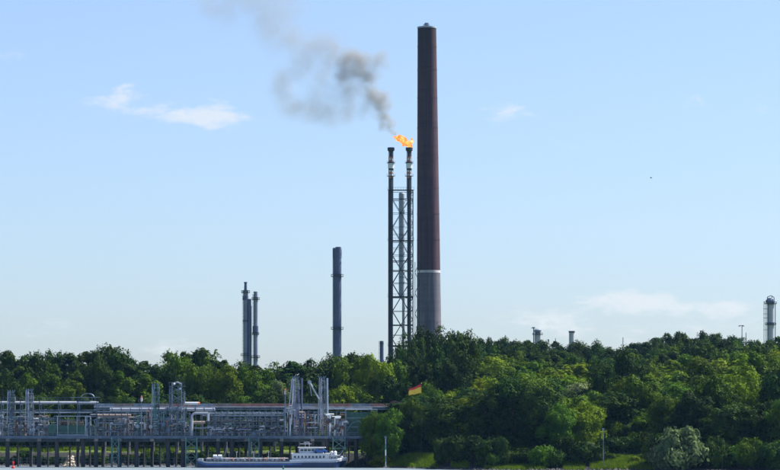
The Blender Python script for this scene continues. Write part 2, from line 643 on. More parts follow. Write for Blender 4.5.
SKYL = [(-20, 350), (0, 352), (30, 353), (60, 351), (80, 350), (100, 346), (112, 349), (125, 352), (140, 358), (152, 366), (163, 362), (175, 354),
        (190, 346), (205, 350), (213, 357), (222, 363), (240, 363), (290, 363), (310, 361), (325, 356), (340, 353), (355, 355), (385, 354), (395, 348),
        (405, 339), (416, 332), (430, 329), (448, 329), (462, 334), (475, 338), (490, 339), (530, 340), (560, 343), (590, 340), (620, 346), (642, 342),
        (656, 337), (670, 333), (690, 332), (720, 334), (740, 338), (760, 339), (800, 337)]
NEAR = [(360, 432), (370, 420), (382, 405), (400, 394), (430, 392), (450, 400), (465, 394), (480, 386), (505, 380), (540, 382), (560, 394), (585, 400),
        (610, 392), (640, 385), (665, 398), (690, 392), (710, 378), (740, 375), (770, 366), (800, 364)]


def col(weights=(3, 5, 2, 1)):
    return R.choices(list(LEAF), weights)[0]


# left: the wood behind the jetty
px = -22.0
while px < 372:
    tree(px, lerp_table(SKYL, px) + R.uniform(-1, 5), 1018 + R.uniform(-8, 10), R.uniform(38, 50), R.choice(['broad', 'broad', 'tall']), col((8, 2, 0, 0)), 'rear wood')
    px += R.uniform(10, 14)
px = -14.0
while px < 350:
    if not 148 < px < 172:
        tree(px, lerp_table(SKYL, px) + R.uniform(11, 26), 990 + R.uniform(-6, 6), R.uniform(30, 42), R.choice(['broad', 'tall']), col((6, 4, 0, 0)), 'wood edge')
    px += R.uniform(20, 27)
px = -18.0
while px < 375:
    tree(px, R.uniform(384, 402), 968 + R.uniform(-4, 4), R.uniform(32, 42), 'broad', col((6, 3, 0, 0)), 'low row')
    px += R.uniform(17, 23)
for px in np.arange(-15, 372, 17.0):
    tree(px + R.uniform(-4, 4), R.uniform(416, 432), 944 + R.uniform(-2, 2), R.uniform(26, 36), 'shrub', col((6, 3, 0, 0)), 'undergrowth')
for px in np.arange(-12, 362, 13.0):
    if not 60 < px < 82:
        tree(px + R.uniform(-4, 4), R.uniform(450, 457), 922 + R.uniform(-3, 2), R.uniform(14, 26), 'shrub', 'deep green', 'stony waterside')
# paler trees in front of the wood
for (px, yt, Y, wp, k, c) in ((200, 364, 978, 40, 'broad', 'mid green'), (228, 366, 976, 40, 'broad', 'yellow-green'), (255, 368, 980, 42, 'broad', 'mid green'),
                              (283, 380, 972, 34, 'broad', 'pale grey-green'), (348, 357, 985, 46, 'broad', 'mid green'), (375, 356, 978, 44, 'broad', 'yellow-green'),
                              (392, 362, 985, 36, 'broad', 'mid green'), (343, 386, 966, 36, 'broad', 'yellow-green'), (120, 372, 982, 36, 'tall', 'mid green')):
    tree(px, yt, Y, wp, k, c, 'paler row')
# the big dark clump in front of the brick chimney
for (px, yt, Y, wp) in ((399, 346, 1040, 36), (412, 335, 1060, 40), (428, 329, 1075, 44), (446, 328, 1070, 44), (462, 333, 1050, 40), (437, 348, 1000, 46), (415, 356, 990, 44),
                        (470, 352, 985, 42), (455, 362, 965, 44), (395, 376, 960, 40)):
    tree(px, yt, Y, wp, 'broad', 'deep green', 'dark clump')

# right: wooded slope
rowsY = [(893, 'second bank row'), (925, 'lower slope'), (965, 'lower slope'), (1010, 'middle slope'), (1065, 'middle slope'),
         (1125, 'middle slope'), (1195, 'upper slope'), (1275, 'upper slope'), (1370, 'upper slope'), (1480, 'skyline')]
for ri, (Y, zone) in enumerate(rowsY):
    tt = (1 / Y - 1 / 1480) / (1 / 870 - 1 / 1480)
    px = 416.0 + 9 * (ri % 2) if Y < 950 else (478.0 if Y < 1100 else 462.0)
    while px < 796:
        y = lerp_table(SKYL, px) + (lerp_table(NEAR, px) - lerp_table(SKYL, px)) * tt + (R.uniform(-7, 12) if Y < 1000 else R.uniform(-3.5, 4))
        if zone.startswith('skyline'):
            y = lerp_table(SKYL, px) + R.uniform(-1, 3)
        wpx = R.uniform(13, 22) * F / Y * (0.85 if Y > 1200 else 1)
        tree(px, y, Y + R.uniform(-9, 9), wpx * 0.95, R.choice(['broad', 'broad', 'broad', 'tall']), col((8, 3, 0, 0) if Y > 1180 else ((2, 5, 5, 1) if Y > 960 else (4, 5, 3, 1))), zone)
        px += wpx * (R.uniform(0.34, 0.46) if Y > 1180 else R.uniform(0.44, 0.60))
# named front trees on the bank: px, top row, distance, width px
for (px, yt, Y, wp, k, c) in ((374, 412, 888, 30, 'broad', 'mid green'), (389, 409, 884, 32, 'broad', 'mid green'), (414, 398, 894, 34, 'broad', 'mid green'), (430, 395, 896, 38, 'broad', 'deep green'),
                              (448, 402, 890, 36, 'tall', 'mid green'), (466, 396, 884, 40, 'broad', 'yellow-green'), (487, 388, 876, 40, 'broad', 'deep green'),
                              (512, 379, 878, 50, 'broad', 'deep green'), (540, 383, 874, 52, 'broad', 'deep green'), (558, 404, 866, 36, 'broad', 'mid green'),
                              (583, 402, 872, 44, 'broad', 'yellow-green'), (606, 398, 884, 42, 'broad', 'yellow-green'), (618, 350, 935, 58, 'broad', 'deep green'),
                              (603, 361, 928, 40, 'broad', 'deep green'), (628, 406, 886, 46, 'broad', 'deep green'), (652, 414, 880, 44, 'broad', 'mid green'), (640, 376, 890, 50, 'broad', 'mid green'),
                              (668, 396, 868, 46, 'broad', 'mid green'), (695, 392, 858, 46, 'broad', 'deep green'), (716, 376, 866, 54, 'broad', 'mid green'), (740, 372, 872, 52, 'broad', 'yellow-green'),
                              (728, 404, 846, 56, 'broad', 'deep green'), (760, 402, 846, 50, 'broad', 'deep green'), (757, 353, 905, 34, 'tall', 'mid green'), (782, 362, 866, 48, 'broad', 'deep green'),
                              (706, 426, 846, 40, 'broad', 'deep green'), (785, 400, 840, 44, 'broad', 'mid green'), (640, 432, 874, 36, 'shrub', 'mid green')):
    tree(px, yt, Y, wp, k, c, 'front bank row')
for (px, yt, Y, wp, c) in ((680, 427, 829, 48, 'pale grey-green'), (663, 444, 832, 28, 'pale grey-green'), (586, 442, 857, 26, 'pale grey-green'), (597, 450, 855, 22, 'yellow-green'), (520, 452, 868, 24, 'mid green'),
                           (470, 450, 872, 26, 'yellow-green'), (450, 456, 880, 22, 'mid green'), (556, 450, 862, 28, 'deep green'), (380, 455, 882, 20, 'yellow-green'), (500, 446, 870, 28, 'deep green'),
                           (536, 448, 866, 26, 'deep green'), (425, 448, 890, 30, 'deep green'), (404, 452, 890, 26, 'deep green'), (720, 446, 834, 40, 'deep green'), (752, 444, 832, 40, 'deep green'),
                           (784, 440, 830, 40, 'deep green'), (620, 450, 868, 24, 'deep green'), (612, 458, 846, 14, 'mid green'), (650, 454, 845, 20, 'mid green'), (634, 462, 842, 10, 'yellow-green')):
    tree(px, yt, Y, wp, 'shrub', c, 'waterline')

for px in np.arange(400, 800, 19.0):
    x_ = X(px, 860)
    yy = lerp_table(EDGE, x_) + 40
    if 592 < px < 662:
        yy -= 16
    tree(px + R.uniform(-4, 4), R.uniform(428, 440), yy, R.uniform(28, 38), 'shrub', 'deep green', 'forest understorey')
px = 442.0
while px < 792:
    if not 598 < px < 652:
        yy = lerp_table(EDGE, X(px, 845)) + R.uniform(6, 13)
        tree(px, R.uniform(434, 453), yy, R.uniform(22, 36), 'shrub', col((9, 2, 0, 0)), 'lowest bank row')
    px += R.uniform(9, 13)
LAND = [(-5, 'by outermost loading arm'), (40, 'by the brown valve clusters'), (70, 'behind the green shed frame'), (105, 'at the rack step'), (140, 'behind red and white lamp mast'),
        (158, 'behind the teal loading arm'), (177, 'behind the lattice tower'), (205, 'by the curved white pipe'), (249, 'below the pair of slim stacks'),
        (285, 'behind the orange-topped mast'), (305, 'between two tallest loading arms'), (337, 'below the slate-blue stack'), (362, 'behind the green frame'), (381, 'below the short stub stack'),
        (401, 'below the flare tower'), (416, 'below the flag'), (436, 'below the brick chimney'), (470, 'right of the brick chimney'), (505, 'at the dark hollow'),
        (536, 'below the steaming vent stack'), (571, 'below the blunt grey stack'), (603, 'by the white river post'), (640, 'beside the tallest dark tree'), (680, 'above the pale willow bush'),
        (712, 'between pale bush and lamp mast'), (742, 'below the thin lamp mast'), (770, 'below the platformed column')]
ORD = ['first', 'second', 'third', 'fourth', 'fifth', 'sixth', 'seventh', 'eighth', 'ninth', 'tenth', 'eleventh', 'twelfth']
byk = {}
for rec in TREES:
    px, kind, colour, zone, H, e = rec
    lm = min(LAND, key=lambda q: abs(q[0] - px))[1]
    key = f'{colour} {WORDS[kind]} {lm}, {zone}'
    byk.setdefault(key, []).append(rec)
    e['group'] = 'trees and bushes, ' + zone
for key, recs in byk.items():
    recs.sort(key=lambda r_: r_[0])
    for i, r_ in enumerate(recs):
        if len(recs) == 1:
            r_[5]['label'] = key
        elif len(recs) == 2:
            a_, b2 = recs
            word = ('lefthand ' if i == 0 else 'righthand ')
            r_[5]['label'] = word + key
        else:
            r_[5]['label'] = ORD[i] + ' from left, ' + key
print('trees', len(TREES))

# ------------------------------------------------------------------ brick chimney
Y = 1500
bx, tx = X(429.0, Y), X(426.9, Y)
g0 = ground(bx, Y)


def lean(z):
    return bx + (tx - bx) * (z - Z(325, Y)) / (Z(27, Y) - Z(325, Y))


ch = thing('brick_chimney', 'very tall tapering dark brick chimney with a white band, beside the flare tower', 'chimney', (bx, Y, g0))


def chim_r(z):
    return 6.1 + (4.65 - 6.1) * (z - Z(325, Y)) / (Z(27, Y) - Z(325, Y))


def chim(name, za, zb, mat, out=0.0, n=48, steps=1):
    q = MB()
    k = max(1, int((zb - za) / 8)) if steps else 1
    vs_, fs_ = [], []
    for j in range(k + 1):
        z = za + (zb - za) * j / k
        r = chim_r(z) + out
        for i in range(n):
            a = 2 * math.pi * i / n
            vs_.append((lean(z) + r * math.cos(a), Y + r * math.sin(a), z))
    for j in range(k):
        for i in range(n):
            a, b2 = j * n + i, j * n + (i + 1) % n
            fs_.append((a, b2, b2 + n, a + n))
    fs_ += [tuple(range(n - 1, -1, -1)), tuple(range(k * n, (k + 1) * n))]
    q.add(vs_, fs_)
    return q.build(name, mat, ch, smooth=False)


z_band0, z_band1, z_top = Z(273, Y), Z(270.5, Y), Z(28.5, Y)
chim('lower_shaft', g0 - 1, z_band0, M['brick_low'])
chim('painted_band', z_band0, z_band1, M['band'], 0.05)
chim('upper_shaft', z_band1, z_top, M['brick'])
for py in (47, 70, 98, 128, 158, 188, 214, 240):
    chim('iron_hoop', Z(py, Y) - 0.22, Z(py, Y) + 0.22, M['brick'], 0.10)
chim('rim', z_top, Z(27, Y), M['duct'], 0.16)
q = MB().lathe((tx, Y, Z(27, Y)), [(0.9, 0), (0.9, 0.9), (1.7, 1.0), (1.7, 1.25), (1.2, 1.3), (1.2, 2.0), (0.2, 2.1)], 12)
q.build('lantern', M['steel_pale'], ch)
q = MB()
for k in range(1, 90):
    z = Z(325, Y) - 20 + k * 1.9
    r = chim_r(z) + 0.35
    q.box(lean(z) - 0.3 - 1.5, lean(z) + 0.3 - 1.5, Y - r - 0.06, Y - r + 0.06, z, z + 0.12)
for sx in (-0.35, 0.35):
    z0_, z1_ = Z(325, Y) - 20, Z(325, Y) + 150
    q.beam((lean(z0_) + sx - 1.5, Y - chim_r(z0_) - 0.35, z0_), (lean(z1_) + sx - 1.5, Y - chim_r(z1_) - 0.35, z1_), 0.09)
q.build('ladder', M['steel_dark'], ch)

# ------------------------------------------------------------------ flare tower and what stands in it
Y = 1450
xl, xr = X(388.6, Y), X(413.0, Y)
YB = Y + 11.0
ftg = ground(X(401, Y), Y)
ft = thing('flare_tower', 'tall open steel lattice tower holding the flare stacks beside the brick chimney', 'tower', (X(401, Y), Y, ftg))
ztop = Z(190, Y)
lg = MB().beam((xl, Y, ftg), (xl, Y, ztop), 0.42).build('leg', M['flare_dark'], ft)
again(lg, (xr - xl, 0, 0))
again(lg, (xr - xl, YB - Y, 0))
again(lg, (0, YB - Y, 0))
xi0, xi1 = X(392.4, Y), X(409.2, Y)
lg2 = MB().beam((xi0, Y, ftg), (xi0, Y, ztop), 0.34).build('leg', M['flare_dark'], ft)
again(lg2, (xi1 - xi0, 0, 0))
again(lg2, (xi1 - xi0, YB - Y, 0))
again(lg2, (0, YB - Y, 0))
for py, w_ in ((190.5, .3), (199, .45), (213, .22), (227, .2), (234, .15), (241, .45), (248, .15), (255, .2), (261, .4), (270.5, .45), (283, .25), (297, .5), (311, .25), (325, .4), (335, .2), (346, .5), (360, .4)):
    z = Z(py, Y)
    q = MB()
    q.beam((xl, Y, z), (xr, Y, z), w_).beam((xl, YB, z), (xr, YB, z), w_ * 0.7)
    q.beam((xl, Y, z), (xl, YB, z), w_).beam((xr, Y, z), (xr, YB, z), w_)
    q.build('ring_beam', M['flare_dark'], ft)
lv = [199, 227, 255, 283, 311, 339, 367]
for a, b2 in zip(lv[:-1], lv[1:]):
    for yy, w_ in ((Y, 0.30), (YB, 0.2)):
        for s_ in (0, 1):
            p0 = (xi0 if s_ else xi1, yy, Z(a, Y))
            p1 = (xi1 if s_ else xi0, yy, Z(b2, Y))
            MB().beam(p0, p1, w_).build('brace', M['flare_dark'], ft)
# zigzag lacing of the two side columns, many thin rods in one part each
for a, b2 in ((xl, xi0), (xi1, xr)):
    q = MB()
    z = ztop
    k = 0
    while z > ftg + 4:
        for yy in (Y, YB):
            q.beam((a if k % 2 else b2, yy, z), (b2 if k % 2 else a, yy, z - 2.6), 0.20)
        q.beam((a, Y, z), (b2, Y, z), 0.16)
        z -= 2.6
        k += 1
    q.build('lacing', M['flare_dark'], ft, kind='stuff')
for py in (190.5, 241, 297, 346):
    z = Z(py, Y) + 0.25
    q = MB().box(xl - 0.5, xr + 0.5, Y - 0.8, Y + 1.2, z, z + 0.12)
    pl_ = q.build('platform', M['flare_dark'], ft)
    q = MB()
    for i in range(11):
        x = xl - 0.5 + (xr - xl + 1.0) * i / 10
        q.beam((x, Y - 0.8, z), (x, Y - 0.8, z + 1.2), 0.09)
    q.beam((xl - 0.5, Y - 0.8, z + 1.2), (xr + 0.5, Y - 0.8, z + 1.2), 0.1)
    q.build('railing', M['flare_dark'], ft)
# stair line on the chimney side
q = MB()
xa, xb = X(415.0, Y), X(419.5, Y)
k = 0
z = Z(262, Y)
q.beam((xa, Y - 1, ftg), (xa, Y - 1, z), 0.28).beam((xb, Y - 1, ftg), (xb, Y - 1, z), 0.28)
while z > ftg + 4:
    q.beam((xa if k % 2 else xb, Y - 1, z), (xb if k % 2 else xa, Y - 1, z - 5), 0.26)
    z -= 5
    k += 1
q.build('stair_frame', M['flare_dark'], ft)

# central duct
cd = thing('vent_duct', 'broad blue-grey duct standing inside the lattice flare tower', 'duct', (X(401.8, Y), Y + 5, ftg))
MB().lathe((X(401.8, Y), Y + 5, 0), [(1.45, Z(297, Y)), (1.45, Z(193, Y)), (1.2, Z(192, Y))], 20).build('upper_shell', M['duct'], cd)
MB().lathe((X(401.8, Y) + 0.9, Y + 5, 0), [(0.75, ftg - 0.5), (0.75, Z(297, Y))], 14).build('lower_pipe', M['column_pale'], cd)
for py in (213, 235, 256, 277):
    MB().lathe((X(401.8, Y), Y + 5, Z(py, Y)), [(1.55, 0), (1.55, 0.3)], 20).build('flange', M['steel'], cd)


def flare_stack(px, label, lit):
    x = X(px, Y)
    fs_ = thing('flare_stack', label, 'flare stack', (x, Y + 1.5, ftg), 'two flare stacks in the lattice tower')
    yy = Y + 1.5
    MB().lathe((x, yy, 0), [(0.98, ftg - 0.5), (0.98, Z(178, Y))], 16).build('pipe', M['flare_dark'], fs_)
    seq = [(178, 175.8, 1.02, 'rose'), (175.8, 173.8, 1.0, 'white'), (173.8, 171.8, 1.02, 'rose'), (171.8, 170, 1.0, 'white'), (170, 168.2, 1.25, 'flare_dark'), (168.2, 163, 1.45, 'white'),
           (163, 161.5, 1.55, 'flare_dark'), (161.5, 159.5, 1.0, 'rose'), (159.5, 158, 1.0, 'white'), (158, 156.5, 1.2, 'rose'), (156.5, 152.5, 0.9, 'flare_dark')]
    for a, b2, r, m in seq:
        MB().lathe((x, yy, 0), [(r, Z(a, Y)), (r, Z(b2, Y))], 16).build('section', M[m], fs_)
    MB().lathe((x, yy, 0), [(0.9, Z(152.5, Y)), (1.15, Z(151, Y)), (1.7, Z(150.2, Y)), (1.7, Z(147.3, Y)), (1.4, Z(147.2, Y))], 16).build('burner_tip', M['flare_dark'], fs_)
    # half open guard cages beside the pipe at the seal drum
    for py in (163, 176):
        q = MB()
        q.lathe((x, yy, Z(py, Y)), [(2.0, 0), (2.0, 0.15)], 12)
        for i in range(12):
            a = 2 * math.pi * i / 12
            c = Vector((x + 2.0 * math.cos(a), yy + 2.0 * math.sin(a), Z(py, Y)))
            q.beam(c, c + Vector((0, 0, 1.2)), 0.07)
        q.build('service_platform', M['steel_dark'], fs_)
    q = MB()
    for i in range(3):
        a = 2.1 * i + 0.6
        c = Vector((x + 1.25 * math.cos(a), yy + 1.25 * math.sin(a), 0))
        q.cone(c + Vector((0, 0, Z(198, Y))), c + Vector((0, 0, Z(150, Y))), 0.13, 0.13, 5)
    q.build('pilot_line', M['steel_dark'], fs_)


flare_stack(391.0, 'unlit left flare stack with banded neck and black tip', False)
flare_stack(409.2, 'right flare stack with a burning tip, nearest the brick chimney', True)


# ------------------------------------------------------------------ slim stacks on the skyline
def stack(px, py, Yk, r, mat, label, name='smokestack', cat='smokestack', group=None, plats=(), tip=None, r0=None, bands=(), side=None):
    x = X(px, Yk)
    gz = ground(x, Yk)
    s_ = thing(name, label, cat, (x, Yk, gz), group)
    r0 = r0 or r
    MB().lathe((x, Yk, 0), [(r0, gz - 0.5), (r, Z(py, Yk)), (r * 0.8, Z(py, Yk) + 0.02)], 20).build('shaft', mat, s_)
    for pp, rr in plats:
        z = Z(pp, Yk)
        p_ = MB().lathe((x, Yk, z), [(rr, 0), (rr, 0.25)], 16).build('platform', M['steel_dark'], s_)
        q = MB()
        for i in range(14):
            a = 2 * math.pi * i / 14
            c = Vector((x + rr * math.cos(a), Yk + rr * math.sin(a), z))
            q.beam(c, c + Vector((0, 0, 1.2)), 0.10)
        q.lathe((x, Yk, z + 1.1), [(rr, 0), (rr, 0.12)], 16)
        q.build('railing', M['steel_dark'], p_)
    for pa, pb, rr, m in bands:
        MB().lathe((x, Yk, 0), [(rr, Z(pa, Yk)), (rr, Z(pb, Yk))], 20).build('collar', M[m], s_)
    # cage ladder down the camera-left side
    q = MB()
    z1_ = Z(py, Yk)
    za = gz
    a0 = Vector((x - r * 0.8, Yk - r * 0.9, 0))
    q.beam(a0 + Vector((0, 0, za)), a0 + Vector((0, 0, z1_)), 0.12)
    q.beam(a0 + Vector((-0.5, 0, za)), a0 + Vector((-0.5, 0, z1_)), 0.12)
    z = za
    while z < z1_:
        q.beam(a0 + Vector((-0.5, 0, z)), a0 + Vector((0, 0, z)), 0.1)
        z += 1.6
    q.build('ladder', M['steel_dark'], s_)
    return s_


Yk = 1400
twin = 'pair of slim process stacks on the left'
s1 = stack(245.6, 290.5, Yk, 1.15, M['stack_grey'], 'slim stack with needle tip and side pipe, left of the slim pair', group=twin, plats=((293, 2.0), (356, 2.2)), bands=((300, 296, 1.35, 'stack_blue'), (322, 320, 1.3, 'stack_blue')))
x = X(245.6, Yk)
MB().lathe((x, Yk, 0), [(0.75, Z(290.5, Yk)), (0.6, Z(283.2, Yk)), (0.8, Z(283, Yk)), (0.8, Z(282, Yk))], 12).build('tip', M['stack_blue'], s1)
for k, (dx, top) in enumerate(((1.9, 299), (2.1, 306))):
    MB().cone((x + dx, Yk + (k - 0.5) * 1.2, ground(x, Yk)), (x + dx, Yk + (k - 0.5) * 1.2, Z(top, Yk)), 0.75, 0.75, 14).build('side_pipe', M['stack_blue' if k == 0 else 'stack_grey'], s1)
s2 = stack(255.6, 294, Yk, 1.05, M['stack_grey'], 'slim stack with rounded burner head, right of the slim pair', group=twin, plats=((300, 1.8), (335, 1.6), (358, 2.0)), bands=((334, 326, 1.3, 'stack_blue'),))
x = X(255.6, Yk)
MB().lathe((x, Yk, 0), [(0.6, Z(294, Yk)), (1.0, Z(293, Yk)), (1.0, Z(291.6, Yk)), (0.4, Z(291, Yk))], 12).build('tip', M['steel_pale'], s2)

Yk = 1450
s3 = stack(337.2, 248.5, Yk, 2.05, M['stack_blue'], 'thick slate-blue round stack with two ring platforms, between slim pair and flare tower', plats=((276.8, 3.0), (329.5, 3.0)), bands=((258, 249.5, 2.2, 'stack_blue'),))
x = X(337.2, Yk)
MB().lathe((x + 0.5, Yk, 0), [(1.4, Z(248.5, Yk)), (1.4, Z(247, Yk)), (0.3, Z(246.9, Yk))], 14).build('flue_tip', M['stack_blue'], s3)
MB().lathe((x - 1.5, Yk, 0), [(0.5, Z(248.5, Yk)), (0.5, Z(247.8, Yk))], 10).build('flue_tip', M['stack_blue'], s3)
s4 = stack(381.7, 341, 1300, 0.85, M['stack_blue'], 'short stubby dark stack poking over the trees left of the flare tower', bands=((344, 343, 0.95, 'steel_dark'),))

Yk = 1700
s5 = stack(537.6, 332.5, Yk, 1.6, M['column_pale'], 'squat vent stack with mushroom cap giving off a wisp of steam', name='vent_stack', cat='vent stack', plats=((335, 2.9),))
x = X(537.6, Yk)
MB().lathe((x, Yk, 0), [(1.2, Z(332.5, Yk)), (2.1, Z(331.8, Yk)), (2.2, Z(330, Yk)), (1.2, Z(328.8, Yk))], 14).build('cap', M['steel_pale'], s5)
s6 = stack(571.8, 331, Yk, 1.45, M['column_pale'], 'short blunt grey stack on the skyline right of the steaming vent', bands=((332.6, 331, 1.8, 'steel_dark'),))


def mast(px, py, Yk, r, label, arm=None):
    x = X(px, Yk)
    gz = ground(x, Yk)
    m_ = thing('lamp_mast', label, 'mast', (x, Yk, gz), 'thin masts on the skyline')
    MB().cone((x, Yk, gz), (x, Yk, Z(py, Yk)), r * 1.4, r, 8).build('pole', M['steel'], m_)
    if arm:
        MB().beam((x - arm, Yk, Z(py, Yk)), (x + arm * 0.6, Yk, Z(py, Yk)), r * 1.5).build('cross_arm', M['steel'], m_)
        for dx in (-arm, arm * 0.5):
            MB().box(x + dx - 0.5, x + dx + 0.5, Yk - 0.4, Yk + 0.4, Z(py, Yk) - 0.5, Z(py, Yk) - 0.1).build('lamp', M['steel_pale'], m_)
    return m_


mast(533.7, 327.5, 1690, 0.28, 'thin bent mast just left of the steaming vent stack', 0.8)
mast(555.5, 338.5, 1690, 0.2, 'thin short mast between the vent stack and the blunt stack')
mast(623.0, 337.5, 1690, 0.2, 'lone thin mast above the middle of the wooded skyline')
mast(742.0, 325.5, 1680, 0.2, 'lamp mast with a cross arm left of the platformed column', 1.5)
mast(746.0, 332.5, 1680, 0.18, 'shorter bare mast just right of the lamp mast with a cross arm')

Yk = 1600
x = X(770.6, Yk)
gz = ground(x, Yk)
dc = stack(770.6, 303, Yk, 1.85, M['column_pale'], 'pale distillation column with ring platforms at the right edge', name='distillation_column', cat='column',
           plats=((304, 3.3), (325, 2.9)), bands=((325, 322.5, 1.95, 'stack_grey'), (305, 303, 1.95, 'stack_grey')))
MB().cone((x + 2.5, Yk, gz), (x + 2.5, Yk, Z(303, Yk)), 0.24, 0.24, 10).build('side_pipe', M['stack_grey'], dc)
MB().cone((x - 2.4, Yk, gz), (x - 2.4, Yk, Z(300, Yk)), 0.2, 0.2, 10).build('side_pipe', M['steel_pale'], dc)
q = MB().lathe((x - 0.3, Yk, 0), [(2.0, Z(303, Yk)), (1.9, Z(299.5, Yk)), (1.2, Z(298, Yk))], 14)
q.build('head', M['stack_grey'], dc)
q = MB()
q.tube([(x - 1.8, Yk - 1, Z(303, Yk)), (x - 1.8, Yk - 1, Z(297, Yk)), (x + 0.2, Yk - 1, Z(295.7, Yk)), (x + 1.7, Yk - 1, Z(297.5, Yk)), (x + 1.8, Yk - 1, Z(303, Yk))], 0.22, 6)
q.tube([(x + 0.9, Yk + 1, Z(303, Yk)), (x + 0.9, Yk + 1, Z(295.5, Yk))], 0.2, 6)
q.build('crown_pipework', M['steel'], dc)
for i, py in enumerate((309, 314, 318, 330)):
    z = Z(py, Yk)
    q = MB().box(x - 3.8, x - 1.9, Yk - 1.2, Yk + 1.0, z, z + 0.15)
    q.build('landing', M['steel_dark'], dc)
q = MB()
for sx in (-3.5,):
    for yy in (-1.0, 1.0):
        q.beam((x + sx, Yk + yy, gz), (x + sx, Yk + yy, Z(301, Yk)), 0.14)
q.build('cage_post', M['steel'], dc)

# ------------------------------------------------------------------ jetty
JY, JB = 890.0, 904.0
zt, zb_ = Z(436.0, JY), Z(438.2, JY)
jl, jr = X(-18, JY), X(374, JY)
jt = thing('jetty', 'long steel and concrete loading jetty on dark piles along the far bank', 'jetty', ((jl + jr) / 2, JY, 0))
n_ = 26
dw = (jr - jl) / n_
d0 = MB().box(jl + 0.03, jl + dw - 0.03, JY, JB, zb_, zt).build('deck_panel', M['concrete'], jt)
for i in range(1, n_):
    again(d0, (dw * i, 0, 0))
e0 = MB().box(jl + 0.02, jl + dw - 0.02, JY - 0.25, JY - 0.02, zb_ - 0.1, zt + 0.1).build('edge_beam', M['steel'], jt)
for i in range(1, n_):
    again(e0, (dw * i, 0, 0))
pile_px = [7.5, 31, 39, 57, 78, 83, 96, 103, 119.5, 136.5, 152, 168, 183, 207, 218, 232, 246, 260.5, 281.5, 297, 312.5, 327, 341.5, 356, 368]
for k, p_ in enumerate(pile_px):
    front = k % 3 != 1
    yy = JY + 0.9 if front else JB - 1.0
    x = X(p_, yy)
    r = 0.62 if front else 0.48
    MB().cone((x, yy, -3), (x, yy, zb_), r, r, 14).build('pile', M['pile'], jt)
for p_ in (18, 48, 70, 90, 112, 128, 144, 160, 176, 196, 225, 239, 254, 270, 290, 305, 320, 334, 349, 362):
    yy = JB - 0.8
    x = X(p_, yy)
    MB().cone((x, yy, -1), (x, yy, zb_), 0.28, 0.28, 10).build('pile', M['pile'], jt)
for p_ in pile_px[::2]:
    x = X(p_, JY)
    MB().box(x - 0.55, x + 0.55, JY + 0.2, JB - 0.2, zb_ - 0.9, zb_ - 0.004).build('cross_head', M['concrete'], jt)
rp = MB().beam((jl, JY + 0.15, zt), (jl, JY + 0.15, zt + 1.1), 0.07).build('rail_post', M['steel_pale'], jt)
nn = int((jr - jl) / 1.9)
for i in range(1, nn):
    again(rp, ((jr - jl) * i / nn, 0, 0))
for h in (0.55, 1.1):
    MB().beam((jl, JY + 0.15, zt + h), (jr, JY + 0.15, zt + h), 0.06).build('handrail', M['steel_pale'], jt)
for yy in (JY + 4.5, JY + 9.5):
    MB().box(jl, jr, yy, yy + 0.5, zb_ - 1.1, zb_ - 0.003).build('girder', M['steel'], jt)
MB().box(jl, jr, JY + 1.6, JY + 2.6, zb_ - 2.4, zb_ - 2.25).build('under_walkway', M['steel_dark'], jt)

# lattice mooring frames under the deck
for (pa, pb, lab) in ((186, 197, 'teal cross-braced mooring frame left of the moored barge bow'), (249, 259, 'teal cross-braced mooring frame above the middle of the barge'),
                      (333, 345, 'teal cross-braced mooring frame above the barge stern'), (112, 119, 'teal cross-braced mooring frame below the rack step')):
    xa, xb = X(pa, JY - 1), X(pb, JY - 1)
    mf = thing('mooring_frame', lab, 'mooring frame', ((xa + xb) / 2, JY - 1, 0), 'teal mooring frames at the jetty face')
    for xx in (xa, xb):
        for yy in (JY - 2.6, JY - 0.6):
            MB().beam((xx, yy, -2), (xx, yy, zt - 0.4), 0.24).build('post', M['teal'], mf)
    for k in range(3):
        za, zc = 0.4 + k * 2.6, 0.4 + (k + 1) * 2.6
        MB().beam((xa, JY - 2.7, za), (xb, JY - 2.7, zc), 0.16).build('brace', M['teal'], mf)
        MB().beam((xb, JY - 2.55, za), (xa, JY - 2.55, zc), 0.16).build('brace', M['teal'], mf)
        MB().beam((xa, JY - 2.6, zc), (xb, JY - 2.6, zc), 0.18).build('strut', M['teal'], mf)


# ------------------------------------------------------------------ pipe racks
def rack(label, pa, pb, levels, step, Yf, depth, mat, post_top, extra=(), pipes=(), post_w=0.22, rails=True, zbase=None):
    """levels: rows of horizontal beams; pipes: (row, radius m, material, px0, px1, y offset)"""
    xa, xb = X(pa, Yf), X(pb, Yf)
    zbase = zt if zbase is None else zbase
    rk = thing('pipe_rack', label, 'pipe rack', ((xa + xb) / 2, Yf, zbase), 'pipe racks on the jetty')
    n = max(2, int(round((pb - pa) / step)))
    ztp = Z(post_top, Yf)
    p0 = MB().beam((xa, Yf, zbase), (xa, Yf, ztp), post_w).build('post', M[mat], rk)
    for i in range(n + 1):
        if i:
            again(p0, ((xb - xa) * i / n, 0, 0))
        again(p0, ((xb - xa) * i / n, depth, 0))
    for py in levels:
        z = Z(py, Yf)
        for yy in (Yf + 0.005, Yf + depth + 0.005):
            MB().beam((xa, yy, z), (xb, yy, z), post_w * 0.85).build('beam', M[mat], rk)
        q = MB()
        c0 = q.beam((xa, Yf, z - 0.12), (xa, Yf + depth, z - 0.12), 0.16).build('cross_beam', M[mat], rk)
        for i in range(1, n + 1):
            again(c0, ((xb - xa) * i / n, 0, 0))
    for (py, r, m, p0_, p1_, dy) in pipes:
        z = Z(py, Yf + dy)
        MB().cone((X(p0_, Yf + dy), Yf + dy, z), (X(p1_, Yf + dy), Yf + dy, z), r, r, 12).build('pipe', M[m], rk)
    return rk


